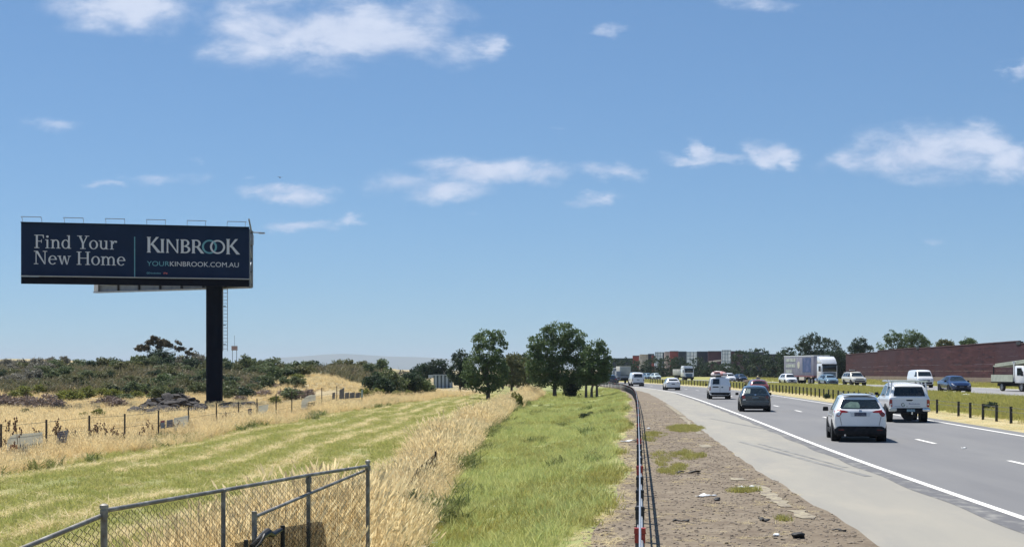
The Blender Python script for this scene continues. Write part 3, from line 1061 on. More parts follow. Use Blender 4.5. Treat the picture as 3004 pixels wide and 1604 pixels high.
# second face of the V behind, its steel back seen under the first
CA, CB = Vector((-39.3, 138.2, 0)), Vector((-23.15, 129.9, 0))
e2 = (CB - CA).normalized()
L2 = (CB - CA).length
loc2 = bbd_inv @ Matrix.Translation((CA.x, CA.y, 0)) @ Matrix.Rotation(math.atan2(e2.y, e2.x), 4, 'Z')
bpart(MB().box((L2 / 2, .15, (TOP + SBOT) / 2), (L2, .12, TOP - SBOT)), 'rear_panel', M_gpanel, M=loc2)
bpart(MB().box((L2 / 2, -.02, SBOT + .06), (L2, .5, .12)), 'bottom_beam', M_galv, M=loc2)
for k in range(8):
    u = .3 + k * (L2 - .6) / 7
    bpart(MB().box((u, .02, (TOP + SBOT) / 2), (.16, .14, TOP - SBOT - .3)), 'stud', M_black if k else M_galv, M=loc2)
bpart(MB().box((.3, -.2, (SBOT + TOP) / 2), (.5, .05, TOP - SBOT)), 'end_flashing', mat('white_sheet', (.7, .72, .74), .5), M=loc2)
for zz in (10.4, 12.2, 14.0):
    bpart(MB().box((L2 / 2, -.02, zz), (L2, .12, .14)), 'rail_beam', M_galv, M=loc2)
# open steelwork at the narrow end of the V
T0, T1 = BB + Vector((-.1, .45, 0)), CB + Vector((.1, -.1, 0))
for q in (T0, T1):
    bpart(MB().box((q.x - bbd.location.x, q.y - bbd.location.y, (TOP + SBOT) / 2 - bbd.location.z), (.22, .22, TOP - SBOT - .1)), 'end_column', M_gpanel, M=Matrix.Identity(4))
for k in range(5):
    z = SBOT + .3 + k * 1.15
    a, b = (T0 if k % 2 else T1), (T1 if k % 2 else T0)
    o = MB().tube([Vector((a.x, a.y, z)) - bbd.location, Vector((b.x, b.y, z + 1.0)) - bbd.location], .07, 6)
    bpart(o, 'brace', M_gpanel, M=Matrix.Identity(4))
    o = MB().tube([Vector((T0.x, T0.y, z)) - bbd.location, Vector((T1.x, T1.y, z)) - bbd.location], .06, 6)
    bpart(o, 'cross_strut', M_black, M=Matrix.Identity(4))
bpart(MB().box(Vector((CB.x + .15, CB.y - .9, TOP - .9)) - bbd.location, (.5, .3, .9)), 'switch_box', M_galv, M=Matrix.Identity(4))
bpart(MB().tube([Vector((CB.x - .1, CB.y, TOP - .15)) - bbd.location, Vector((CB.x + 1.0, CB.y - .1, TOP - .2)) - bbd.location], .06, 6).box(Vector((CB.x + 1.0, CB.y - .1, TOP - .24)) - bbd.location, (.5, .3, .12)), 'end_lamp', M_galv, M=Matrix.Identity(4))
# pole, collar, head beam, ladder
pr = .73
zb = bbd.location.z
mb = MB().tube([(0, 0, -.3), (0, 0, SBOT + .7 - zb)], pr, 36, cap=True)
pole = bpart(mb, 'pole', M_navyd, M=Matrix.Identity(4), smooth=True)
MB().tube([(0, 0, -.2), (0, 0, .5)], pr + .12, 30).build('base_collar', M_black, pole)
bpart(MB().box((-6.6, -.6, SBOT + .9 - zb), (17.5, .9, .9)), 'head_beam', M_black, M=Matrix.Identity(4))
lad = Matrix.Translation((pr + .28, -.2, 0))
for sx in (-.2, .2):
    bpart(MB().box((sx, 0, (4.4 + SBOT) / 2 + .3 - zb / 2), (.05, .07, SBOT - 4.0)), 'ladder_rail', M_galv, M=lad)
ztop = SBOT - zb
zlo = (4.4 + SBOT) / 2 + .3 - zb / 2 - (SBOT - 4.0) / 2
for k in range(18):
    z = zlo + .2 + k * .31
    if z < ztop:
        bpart(MB().tube([(-.2, 0, z), (.2, 0, z)], .022, 6), 'ladder_rung', M_galv, M=lad)
for k in range(4):
    bpart(MB().box((-.22, .1, zlo + .6 + k * 1.7), (.5, .05, .06)), 'ladder_bracket', M_black, M=lad)

# ------------------------------------------------------------------ wire rope barrier beside the verge
M_post = mat('barrier_post_steel', (.09, .095, .105), .5, .4, noise=[(9, 4, (.16, .165, .175), .5, .7)])
M_cap = mat('black_plastic', (.012, .012, .014), .45, noise=[(9, 3, (.02, .02, .022), .4, .7)])
M_red = mat('red_reflector', (.42, .045, .03), .4, noise=[(9, 3, (.36, .04, .03), .4, .7)])
M_rope = mat('wire_rope', (.55, .56, .58), .35, .8, noise=[(60, 2, (.42, .43, .45), .4, .6)])
post_me = MB().box((0, 0, .33), (.10, .055, .74)).mesh('post', M_post)
cap_me = MB().box((0, 0, .70), (.125, .085, .045), taper=.9).box((0, -.03, .62), (.112, .03, .10)).mesh('cap', M_cap)
capr_me = MB().box((0, 0, .70), (.125, .085, .06), taper=.95).box((0, -.03, .62), (.112, .03, .09)).mesh('cap', M_red)
bar = empty('wire_rope_barrier', (float(barrier(15.5)), 15.5, 0), 0, 'wire rope barrier of dark posts with black and red caps beside dirt strip', 'barrier')
bl = bar.location.copy()
ys = np.arange(5.5, 232, 2.5)
for i, y in enumerate(ys):
    x = float(barrier(y))
    p = link('post', post_me, bar)
    p.location = (x - bl.x, y - bl.y, 0)
    p.rotation_euler.z = math.atan2(float(barrier(y + 1)) - x, -1.0) + math.pi
    p.rotation_euler.z = -math.atan(float(barrier(y + 1)) - x)
    c_ = link('cap', capr_me if i % 4 == 0 else cap_me, p)
for k, (ox, z) in enumerate(((0, .735), (.022, .60), (-.022, .50), (.022, .39))):
    yy = np.arange(4, 232, 2.5)
    bar_r = MB().tube([(float(barrier(y)) - bl.x + ox, y - bl.y, z) for i_, y in enumerate(yy)], .013, 5)
    bar_r.build('rope', M_rope, bar, smooth=True)

# median barrier: dark posts in the grass
mb_off = 10.6
mb_e = empty('median_barrier', (float(edge(63.5)) + mb_off, 63.5, 0), 0, 'row of short black posts with thin wires in the grassy median', 'barrier')
ml = mb_e.location.copy()
mp_me = MB().box((0, 0, .30), (.11, .07, .86)).box((0, 0, .735), (.125, .085, .03)).mesh('post', M_cap)
miss = {2}
for i, y in enumerate(np.arange(53.5, 262, 2.5)):
    if abs(y - 76) < .6 or abs(y - 61) < .1:
        continue
    x = float(edge(y)) + mb_off
    p = link('post', mp_me, mb_e)
    p.location = (x - ml.x, y - ml.y, zs1(x, y) - ml.z)
    p.rotation_euler = (random.uniform(-.03, .03), random.uniform(-.03, .03), -math.atan(float(edge(y + 1)) - float(edge(y))))
for z in (.68, .5):
    MB().tube([(float(edge(y)) + mb_off - ml.x, y - ml.y, zs1(float(edge(y)) + mb_off, y) + z) for y in np.arange(53.5, 262, 2.5)], .009, 4).build('rope', M_post, mb_e)

# ------------------------------------------------------------------ near pipe-and-chainlink fence
M_pipe = mat('weathered_pipe', (.19, .18, .165), .6, .4, noise=[(7, 5, (.36, .35, .33), .45, .65), (20, 4, (.14, .10, .075), .58, .72)])
M_wire = mat('chain_wire', (.045, .045, .043), .65, .3)
g0 = -.5
pf = empty('chainlink_fence', (-3.53, 12.7, g0), 0, 'grey pipe fence with sagging chainlink mesh in the lower left', 'fence')
pl_ = pf.location.copy()


def fp(px, py, Y):
    return W(px, py, Y) - pl_


FT = [(305, 1497, 12.7), (655, 1437, 15.1), (905, 1393, 17.2), (1079, 1366, 19.0)]
top = [fp(*q) for q in FT]
posts = [(305, 1487, 12.7, .031), (655, 1440, 15.1, .024), (905, 1403, 17.2, .026), (1079, 1355, 19.0, .026)]
for (px, py, Y, r_) in posts:
    a = fp(px, py, Y)
    p = MB().tube([(a.x, a.y, -.3), a], r_, 12).build('post', M_pipe, pf, smooth=True)
    MB().tube([a - Vector((0, 0, .01)), a + Vector((0, 0, .02)), a + Vector((0, 0, .032))], [r_ + .008, r_ + .008, r_ * .5], 12).build('cap', M_pipe, p, smooth=True)
MB().tube([top[0] + (top[1] - top[0]) * .0] + top[1:], .021, 12).build('top_rail', M_pipe, pf, smooth=True)
left_end = fp(-330, 1770, 10.2)
MB().tube([fp(300, 1511, 12.7), left_end], .021, 12).build('top_rail', M_pipe, pf, smooth=True)
MB().tube([(left_end.x, left_end.y, -.3), left_end + Vector((0, 0, .05))], .026, 12).build('post', M_pipe, pf, smooth=True)
for (px, py, Y) in ((305, 1505, 12.69), (905, 1410, 17.19), (1079, 1372, 18.99)):
    a = fp(px, py, Y)
    MB().tube([a - Vector((0, 0, .03)), a + Vector((0, 0, .03))], .036, 12).build('clamp', M_pipe, pf, smooth=True)


def chain(P0, P1, zlo_, name, parent, cell=.06, r_=.0036, m=M_wire):
    """diamond mesh between two points of the rail down to zlo_"""
    L_ = math.hypot(P1.x - P0.x, P1.y - P0.y)
    d = Vector(((P1.x - P0.x) / L_, (P1.y - P0.y) / L_, 0))
    V, FQ = [], []
    n = int(L_ / cell)
    nrm = Vector((-d.y, d.x, 0))
    for i in range(n):
        s = i * cell
        zt = P0.z + (P1.z - P0.z) * s / L_ - .03
        m_ = int((zt - zlo_) / (cell * .55))
        pts = []
        for k in range(m_ + 1):
            side = (k + i) % 2
            pts.append(Vector((P0.x, P0.y, 0)) + d * (s + side * cell) + nrm * (.004 if side else -.004) + Vector((0, 0, zt - k * cell * .55)))
        for k in range(len(pts) - 1):
            a, b = pts[k], pts[k + 1]
            t_ = (b - a).normalized()
            w = t_.cross(nrm).normalized() * r_
            b0 = len(V)
            V += [a - w, a + w, b + w, b - w]
            FQ.append((b0, b0 + 1, b0 + 2, b0 + 3))
    me = np_mesh(name, [tuple(v) for v in V], FQ, m)
    o = link(name, me, parent)
    o['kind'] = 'stuff'
    return o


for i in range(3):
    chain(top[i], top[i + 1], .0, 'chain_mesh', pf)
chain(left_end, fp(300, 1511, 12.7), .1, 'chain_mesh', pf)
# strut to a short stub post
st_t = fp(746, 1499, 15.0)
MB().tube([(st_t.x, st_t.y, -.3), st_t], .028, 12).build('stub_post', M_pipe, pf, smooth=True)
MB().tube([fp(747, 1515, 15.0), fp(905, 1448, 17.1), fp(1068, 1380, 18.95)], .0185, 10).build('strut', M_pipe, pf, smooth=True)
chain(fp(747, 1522, 15.0), fp(1068, 1390, 18.9), .1, 'chain_mesh', pf, .05)

# sagging silt fence with a torn black pipe in the corner
M_silt = mat('dark_silt_cloth', (.020, .019, .018), .95, spec=.1, noise=[(14, 4, (.045, .04, .032), .5, .7)])
sf = empty('silt_fence', (-2.3, 14.2, g0), 0, 'torn dark silt fence cloth sagging between black stakes near chainlink fence', 'fence')
s0 = sf.location.copy()
for (px, py, Y) in ((830, 1540, 15.4), (722, 1582, 14.3)):
    a = W(px, py, Y) - s0
    MB().box((a.x, a.y, a.z / 2 - .1), (.04, .03, a.z + .2)).build('stake', M_black, sf)
edge_pts = [(690, 1592, 14.2), (745, 1580, 14.6), (790, 1562, 15.0), (832, 1546, 15.4), (880, 1537, 15.9), (925, 1529, 16.3), (950, 1531, 16.7), (958, 1560, 16.9)]
V, FQ = [], []
for i, q in enumerate(edge_pts):
    a = W(*q) - s0
    for k in range(6):
        t = k / 5
        V.append((a.x + .03 * math.sin(i * 1.7 + k), a.y + .04 * math.sin(i * 1.3 + k * .9), a.z * (1 - t)))
for i in range(len(edge_pts) - 1):
    for k in range(5):
        b = i * 6 + k
        FQ.append((b, b + 1, b + 7, b + 6))
o = link('cloth', np_mesh('cloth', V, FQ, M_silt), sf)
sd = o.modifiers.new('s', 'SOLIDIFY')
sd.thickness = .006
tp = empty('torn_pipe', W(760, 1600, 14.9) , 0, 'crushed black plastic pipe hanging over the silt fence', 'pipe')
t0 = tp.location.copy()
MB().tube([W(738, 1603, 14.7) - t0, W(757, 1590, 14.8) - t0, W(768, 1572, 14.9) - t0, W(785, 1560, 15) - t0, W(800, 1567, 15.1) - t0, W(826, 1552, 15.25) - t0], [.03, .042, .035, .045, .03, .02], 9).build('pipe_wall', M_cap, tp, smooth=True)
MB().tube([W(750, 1606, 14.65) - t0, W(765, 1588, 14.75) - t0, W(776, 1566, 14.85) - t0], .012, 7).build('torn_edge', M_cap, tp, smooth=True)
# flap of the same cloth further along in the dry grass
sf2 = empty('silt_fence', (W(1235, 1330, 35).x, 35, g0), 0, 'black cloth flap standing in the tall dry grass right of fence end', 'fence')
q0 = sf2.location.copy()
V, FQ = [], []
fl_pts = [(1165, 1415, 31), (1195, 1385, 32.5), (1230, 1345, 34.5), (1262, 1318, 36.5), (1277, 1300, 37.5), (1282, 1325, 37.8)]
for i, q in enumerate(fl_pts):
    a = W(*q) - q0
    for k in range(4):
        V.append((a.x + .05 * math.sin(i * 2 + k), a.y, (a.z - .22) * (1 - k / 3) - .1 * (k == 3)))
for i in range(len(fl_pts) - 1):
    for k in range(3):
        b = i * 4 + k
        FQ.append((b, b + 1, b + 5, b + 4))
o = link('cloth', np_mesh('cloth', V, FQ, M_silt), sf2)
o.modifiers.new('s', 'SOLIDIFY').thickness = .006
for q in (fl_pts[1], fl_pts[4]):
    a = W(*q) - q0
    MB().box((a.x, a.y + .03, a.z / 2 - .2), (.04, .03, a.z)).build('stake', M_black, sf2)

# ------------------------------------------------------------------ site fence with banners in front of the billboard
M_star = mat('star_picket', (.075, .062, .05), .8, noise=[(9, 4, (.12, .10, .08), .5, .7)])
FP = [(3, 1243), (136, 1230), (262, 1218), (366, 1213), (465, 1203), (553, 1192), (635, 1181), (700, 1178), (754, 1169), (810, 1155), (856, 1147), (903, 1148), (944, 1136), (988, 1131), (1062, 1138)]
sfn = empty('site_fence', (float(fence_x(48)), 48, zs1(-15, 48)), 0, 'long wire site fence on thin star pickets crossing the dry field', 'fence')
f0 = sfn.location.copy()
fpos = []
for i, (px, py) in enumerate(FP):
    lo, hi = 20.0, 170.0
    u = (px - 1502) / F
    for _ in range(40):
        mid = (lo + hi) / 2
        if u * mid > float(fence_x(mid)):
            lo = mid
        else:
            hi = mid
    Y = (lo + hi) / 2
    p = W(px, py, Y)
    zgd = zs1(p.x, p.y)
    p.z = max(p.z, zgd + 1.15)
    fpos.append((p, zgd))
    MB().box((p.x - f0.x, p.y - f0.y, (p.z + zgd - .2) / 2 - f0.z), (.055, .055, p.z - zgd + .2)).build('post', M_star, sfn)
for i in range(len(fpos) - 1):
    a, b = fpos[i][0] - f0, fpos[i + 1][0] - f0
    a = a - Vector((0, 0, .08))
    b = b - Vector((0, 0, .08))
    for dz_ in (0, .45, .9):
        MB().tube([a - Vector((0, 0, dz_)), b - Vector((0, 0, dz_))], .006, 4, cap=False).build('wire', M_wire, sfn)
    chain(a - Vector((0, 0, .25)), b - Vector((0, 0, .25)), min(fpos[i][1], fpos[i + 1][1]) - f0.z, 'chain_mesh', sfn, .12, .004)

M_ban = mat('banner_fabric', (.74, .73, .67), .8, noise=[(1.5, 4, (.66, .65, .59), .4, .65)])
for m_ in (M_ban, M_silt):
    nt_ = m_.node_tree
    pb = nt_.nodes['Principled BSDF']
    ms_ = nt_.nodes.new('ShaderNodeMixShader')
    ms_.inputs[0].default_value = .6 if m_ is M_ban else .5
    if m_ is M_ban:      # thin fabric lets the sun behind it through
        tr_ = nt_.nodes.new('ShaderNodeBsdfTranslucent')
        tr_.inputs['Color'].default_value = (.80, .79, .71, 1)
    else:                # open weave
        tr_ = nt_.nodes.new('ShaderNodeBsdfTransparent')
    nt_.links.new(pb.outputs[0], ms_.inputs[1])
    nt_.links.new(tr_.outputs[0], ms_.inputs[2])
    nt_.links.new(ms_.outputs[0], nt_.nodes['Material Output'].inputs['Surface'])
M_bantx = mat('banner_print', (.12, .115, .11), .8)
M_banred = mat('banner_red', (.42, .13, .07), .8)
M_sign = mat('notice_grey', (.24, .26, .31), .7, noise=[(5, 3, (.28, .29, .33), .4, .6)])
M_signd = mat('notice_print', (.14, .11, .14), .8)


def on_fence(px):
    u = (px - 1502) / F
    lo, hi = 20.0, 170.0
    for _ in range(40):
        mid = (lo + hi) / 2
        if u * mid > float(fence_x(mid)) + .12:
            lo = mid
        else:
            hi = mid
    return (lo + hi) / 2


def banner(name, outline, m, label, cat, prints=()):
    """outline in photograph pixels, hung on the fence line"""
    px0 = sum(p[0] for p in outline) / len(outline)
    Y0 = on_fence(px0)
    c0 = W(px0, outline[0][1], Y0)
    e = empty(name, (c0.x, c0.y, zs1(c0.x, c0.y)), 0, label, cat)
    l0 = e.location.copy()

    def poly(pts, off, nm, mm, par):
        V = []
        for (px, py) in pts:
            Y = on_fence(px)
            w = W(px, py, Y - off)
            V.append(w - l0)
        mb_ = MB()
        n = len(V)
        V2 = [v + Vector((0, .012, 0)) for v in V]
        mb_.add(V + V2, [tuple(range(n)), tuple(range(2 * n - 1, n - 1, -1))] + [(i, (i + 1) % n, n + (i + 1) % n, n + i) for i in range(n)])
        return mb_.build(nm, mm, par)
    b_ = poly(outline, .03, 'sheet', m, e)
    for (pts, mm, nm) in prints:
        poly(pts, .06, nm, mm, b_)
    return e


tx = []
for k in range(9):
    x = 60 + k * 6.7
    w_ = 1.3 + (k % 3) * .6
    tx.append(([(x, 1303 - k * .5), (x + w_, 1303 - k * .5), (x + w_ + (2.2 if k in (0, 4) else 0), 1326 - k * .5), (x + (2.2 if k in (0, 4) else 0), 1326 - k * .5)], M_bantx, 'lettering'))
banner('fence_banner', [(20, 1350), (20, 1300), (24, 1289), (31, 1279), (42, 1273), (60, 1271.5), (90, 1270), (124, 1266.5), (126, 1300), (124, 1350)], M_ban,
       'pale fabric banner with rounded corner and red square on site fence', 'banner',
       [([(31, 1304), (50, 1303), (51, 1313), (51, 1326), (43, 1327), (43, 1318), (36, 1318), (36, 1331), (28, 1331), (28, 1316)], M_banred, 'red_mark')] + tx)
banner('notice_board', [(165, 1300), (168, 1265), (201, 1261), (193, 1298)], M_sign, 'blue grey notice with dark printed lines wired to site fence', 'sign',
       [([(172, 1267 + k * 5.4), (192 - (k > 3), 1265.5 + k * 5.4), (191 - (k > 3), 1268 + k * 5.4), (171.5, 1269.5 + k * 5.4)], M_signd, 'lettering') for k in range(6)])
banner('notice_board', [(471, 1256), (471, 1234), (483, 1232), (483, 1255)], M_sign, 'small narrow notice with red top on site fence', 'sign', [([(471.5, 1239), (471.5, 1234), (482.5, 1232.5), (482.5, 1237.5)], mat('notice_red', (.35, .05, .08), .7), 'red_band')])
banner('notice_board', [(488, 1254), (489, 1232), (507, 1229), (507, 1252)], M_sign, 'grey notice beside the small red topped one on fence', 'sign', [([(491, 1236 + k * 5), (505, 1234 + k * 5), (505, 1236 + k * 5), (491, 1238 + k * 5)], M_signd, 'lettering') for k in range(4)])
banner('fence_banner', [(508, 1270), (510, 1226), (530, 1222), (552, 1217), (552, 1235), (545, 1262)], M_ban, 'plain pale banner sheet on fence left of billboard pole', 'banner')
banner('notice_board', [(727, 1220), (728, 1199), (739, 1197), (738, 1219)], M_signd, 'dark narrow notice on fence right of billboard pole', 'sign')
banner('fence_banner', [(757, 1215), (757, 1190), (775, 1187), (788, 1185), (786, 1200), (776, 1212)], M_ban, 'pale ragged banner on fence right of billboard pole', 'banner')
banner('fence_banner', [(884, 1200), (884, 1180), (889, 1170), (899, 1162), (912, 1157), (926, 1158), (926, 1175), (905, 1178), (902, 1200)], M_ban, 'white curved banner edge on far part of fence', 'banner', [([(903, 1192), (904, 1180), (925, 1179), (922, 1190)], M_dirt, 'faded_print')])
for k, (x0, x1) in enumerate(((974, 983), (995, 1010), (1011, 1024), (1025, 1041), (1042, 1056))):
    banner('shade_panel', [(x0, 1171 - k), (x0 + 1, 1152 - (8 if k == 1 else 0)), (x1, 1150 - (14 if k == 1 else 0)), (x1, 1170 - k)], mat('shade_grey', (.13, .125, .13), .9, noise=[(2, 4, (.2, .19, .18), .4, .6)]), ['small dark shade sheet on the far fence left of the row', 'tall leaning dark shade sheet on the far fence', 'dark shade sheet after the leaning one on far fence', 'dark shade sheet second from the right on far fence', 'rightmost dark shade sheet on the far fence'][k], 'shade sheet')
banner('fence_marker', [(1059, 1165), (1060, 1143), (1065, 1142), (1065, 1164)], mat('marker_green', (.35, .46, .42), .6), 'pale green marker post at the end of the far fence', 'marker')

# ------------------------------------------------------------------ noise wall on the right
M_wall = mat('red_noise_wall', (.054, .019, .024), .9, spec=.2, noise=[(.5, 6, (.088, .036, .044), .5, .66, (.3, .3, 3.2)), (.9, 7, (.018, .010, .020), .5, .66, (.35, .35, 3.2)), (.08, 3, (.05, .024, .034), .45, .6)], bump=(2.2, .6, .05))
M_wallb = mat('wall_plinth', (.20, .155, .125), .9, noise=[(.7, 5, (.15, .115, .095), .4, .7)])
wa, wb = Vector((61.6, 270, 0)), Vector((50.5, 62, 0))
nw = empty('noise_wall', (wa.x, wa.y, zs1(wa.x, wa.y)), math.atan2(wb.y - wa.y, wb.x - wa.x), 'long dark red noise wall running behind the far lanes', 'wall')
WL = (wb - wa).length
nwb = nw.location.z
np_ = 42
pw = WL / np_
for k in range(np_):
    s = (k + .5) * pw
    pt = wa + (wb - wa) * (s / WL)
    zb_ = zs1(pt.x, pt.y) - nwb - .1
    ht = 4.7 + (.22 if 6 <= k < 12 else 0) + (.12 if 12 <= k < 22 else 0) - (.18 if k >= 22 else 0)
    MB().box((s, 0, zb_ + .35), (pw - .03, .34, .9)).build('plinth', M_wallb, nw)
    nrow = 5
    rh = (ht - .8) / nrow
    for j in range(nrow):
        MB().box((s, 0, zb_ + .8 + rh * (j + .5)), (pw - .02, .2, rh - .008)).build('panel', M_wall, nw)
    MB().box((s, 0, zb_ + ht + .05), (pw - .01, .3, .1)).build('coping', mat('wall_coping', (.07, .03, .036), .9), nw)
    if k in (12, 22):
        MB().box((k * pw, 0, zb_ + ht + .1), (1.6, .36, .36)).build('step_block', M_black, nw)

# far panelled noise wall of red, grey, navy and clear bays above the trees
M_pr = mat('bay_red', (.34, .085, .075), .7, noise=[(.4, 3, (.17, .05, .05), .4, .7)])
M_pg = mat('bay_grey', (.62, .57, .54), .8, noise=[(.4, 3, (.32, .30, .28), .4, .7)])
M_pn = mat('bay_navy', (.018, .03, .055), .6, noise=[(.4, 3, (.024, .036, .06), .4, .7)])
M_pm = mat('bay_maroon', (.055, .026, .040), .7, noise=[(.4, 3, (.07, .03, .045), .4, .7)])
M_pw = mat('clear_bay', (.85, .90, .92), .25, noise=[(.5, 3, (.48, .56, .61), .4, .7)])
nt_ = M_pw.node_tree      # clear acrylic: the sky shows through
ms_ = nt_.nodes.new('ShaderNodeMixShader')
ms_.inputs[0].default_value = .45
tr_ = nt_.nodes.new('ShaderNodeBsdfTransparent')
nt_.links.new(nt_.nodes['Principled BSDF'].outputs[0], ms_.inputs[1])
nt_.links.new(tr_.outputs[0], ms_.inputs[2])
nt_.links.new(ms_.outputs[0], nt_.nodes['Material Output'].inputs['Surface'])
M_mull = mat('bay_mullion', (.10, .15, .19), .5)
fw = empty('panel_wall', W(2000, 1100, 470), 0, 'far raised wall of red, grey, navy and clear panels above trees', 'wall')
fw.location.z = 0
w0 = fw.location.copy()
bays = [(1792, 1856, 1052, M_pn, 470), (1856, 1875, 1044, M_pr, 478), (1876, 1901, 1041, M_pg, 466), (1901, 1919, 1039, M_pn, 480), (1912, 1919.5, 1042, M_pr, 474), (1922, 1944, 1032, M_pw, 462), (1944, 1949, 1035, M_pn, 470), (1949, 1964, 1033, M_pg, 466), (1965, 1990, 1031, M_pr, 464), (1990, 2013, 1032, M_pn, 462),
        (2014, 2044, 1031, M_pw, 460), (2045, 2076, 1032, M_pn, 464), (2077, 2116, 1031, M_pm, 460), (2118, 2143, 1026, M_pw, 455), (2144, 2180, 1031, M_pm, 458), (2181, 2240, 1034, M_pn, 460), (2240, 2330, 1040, M_pn, 465)]
for i, (x0, x1, py, m_, Y) in enumerate(bays):
    a, b = W(x0, py, Y), W(x1, py, Y)
    nm = 'clear_panel' if m_ is M_pw else 'panel'
    o = MB().box(((a.x + b.x) / 2 - w0.x, Y - w0.y, a.z / 2), (b.x - a.x, .8, a.z)).build(nm, m_, fw)
    if m_ is M_pw:
        n = 3
        for k in range(n + 1):
            MB().box((a.x + (b.x - a.x) * k / n - w0.x, Y - w0.y - .45, a.z - 3.2), (.16, .1, 6.4)).build('mullion', M_mull, o)
        for k in range(6):
            MB().box(((a.x + b.x) / 2 - w0.x, Y - w0.y - .46, a.z - .3 - k * 1.05), (b.x - a.x, .1, .12)).build('mullion', M_mull, o)
    else:
        MB().box(((a.x + b.x) / 2 - w0.x, Y - w0.y, a.z + .1), (b.x - a.x, 1.1, .22)).build('coping', M_pg if m_ is M_pg else M_mull, o)
a = W(2078, 1059, 458)
MB().box((a.x + 2.1 - w0.x, 457 - w0.y, a.z), (4.2, 1.2, .5), Euler((0, R(-8), 0))).build('ledge', M_pg, fw)

# pale shed at the end of the mown strip and a mast tank far left
M_shed = mat('shed_blue_white', (.45, .52, .58), .5, noise=[(1, 3, (.38, .45, .52), .4, .6)])
p = W(1300, 1130, 236)
sh = empty('shed', (p.x, p.y, zs1(p.x, p.y)), 0, 'small pale blue shed with vertical panels beyond the mown strip', 'shed')
for k in range(5):
    MB().box((-1.15 + k * .6, (k % 2) * .12, 1.05), (.34, 2.0, 2.1)).build('wall_panel', M_shed, sh)
MB().box((0, .2, 1.0), (3.0, 1.9, 2.0)).build('wall', mat('shed_dark', (.12, .16, .19), .6), sh)
MB().box((0, .1, 2.14), (3.3, 2.4, .1)).build('roof', M_shed, sh)
MB().box((-1.9, -.2, 1.9), (.9, .5, .5)).build('sign_box', M_letter, sh)
p = W(688, 1044, 420)
wt_ = empty('lookout_tower', (p.x, 420, zs1(p.x, 420)), 0, 'small far reddish tower with thin mast above scrub right of pole', 'tower')
MB().box((0, 0, p.z), (1.5, 1.4, 1.25)).build('cabin', mat('tower_red', (.30, .22, .21), .8), wt_)
for sx in (-.6, .6):
    MB().box((sx, 0, p.z / 2 - .3), (.14, .14, p.z - .6)).build('leg', M_mull, wt_)
MB().tube([(0, 0, p.z + .6), (0, 0, p.z + 3.6)], .05, 5).build('mast', M_mull, wt_)
# ------------------------------------------------------------------ trees and scrub
M_bark = mat('gum_bark', (.13, .10, .08), .9, noise=[(5, 5, (.22, .18, .15), .45, .65)])
M_barkp = mat('pale_bark', (.30, .27, .24), .9, noise=[(4, 5, (.18, .15, .13), .45, .65)])
L_gum = leafmat('gum_leaf', (0.056, 0.101, 0.040, 1), (0.151, 0.212, 0.085, 1), (0.111, 0.161, 0.069, 1), 0.32)
L_gumd = leafmat('dark_gum_leaf', (0.019, 0.041, 0.024, 1), (0.058, 0.090, 0.044, 1), (0.041, 0.068, 0.037, 1), 0.28)
L_olive = leafmat('olive_leaf', (0.088, 0.101, 0.040, 1), (0.194, 0.194, 0.085, 1), (0.144, 0.151, 0.064, 1), 0.32)
L_bush = leafmat('scrub_leaf', (0.065, 0.108, 0.047, 1), (0.173, 0.212, 0.090, 1), (0.140, 0.162, 0.076, 1), 0.30000000000000004)
L_yellow = leafmat('yellowgreen_leaf', (0.128, 0.158, 0.033, 1), (0.255, 0.262, 0.068, 1), (0.195, 0.210, 0.053, 1), 0.35)
L_dead = leafmat('dead_scrub_leaf', (0.184, 0.136, 0.115, 1), (0.333, 0.263, 0.219, 1), (0.263, 0.201, 0.166, 1), 0.2)
L_grey = leafmat('grey_scrub_leaf', (0.149, 0.149, 0.113, 1), (0.299, 0.284, 0.224, 1), (0.224, 0.209, 0.164, 1), 0.25)
L_brown = leafmat('brown_gum_leaf', (0.078, 0.065, 0.039, 1), (0.163, 0.130, 0.085, 1), (0.130, 0.111, 0.065, 1), 0.25)


def leaves(blobs, n, size, seed, name, m, clump=.42, hollow=.55, per=26):
    """blobs: (x,y,z, rx,ry,rz); leaf quads grouped in small clumps through the volume, thicker near the outside"""
    r = np.random.default_rng(seed)
    B = np.array(blobs, float)
    vol = B[:, 3] * B[:, 4] * B[:, 5]
    vol = vol ** .75
    vol = vol / vol.sum()
    n = int(n * 1.05)
    nc = max(1, n // per)
    bi = r.choice(len(B), nc, p=vol)
    d = r.normal(size=(nc, 3))
    d /= np.linalg.norm(d, axis=1)[:, None]
    rad = (hollow + (1 - hollow) * r.random(nc) ** .6)[:, None]
    cc = B[bi, :3] + d * rad * B[bi, 3:]
    cs = clump * (.6 + .8 * r.random(nc))
    ctint = r.random(nc)
    k = np.repeat(np.arange(nc), per)
    q = r.normal(size=(nc * per, 3))
    q /= np.maximum(np.linalg.norm(q, axis=1)[:, None], 1e-6)
    q *= (r.random(nc * per) ** .45)[:, None]
    q[:, 2] *= .75
    P = cc[k] + q * cs[k][:, None]
    N_ = len(P)
    a = r.normal(size=(N_, 3))
    a[:, 2] -= .5
    a /= np.linalg.norm(a, axis=1)[:, None]
    b = np.cross(a, r.normal(size=(N_, 3)))
    b /= np.linalg.norm(b, axis=1)[:, None]
    s = size * 1.22 * (.6 + .8 * r.random(N_))[:, None]
    V = np.stack([P - a * s * .9, P + b * s * .45, P + a * s * .9, P - b * s * .45], 1).reshape(-1, 3)
    FQ = np.arange(N_ * 4).reshape(-1, 4)
    T = np.clip(.45 * r.random(N_) + .55 * ctint[k] + 0, 0, 1)
    return np_mesh(name, V, FQ, m, np.repeat(T, 4)), cc


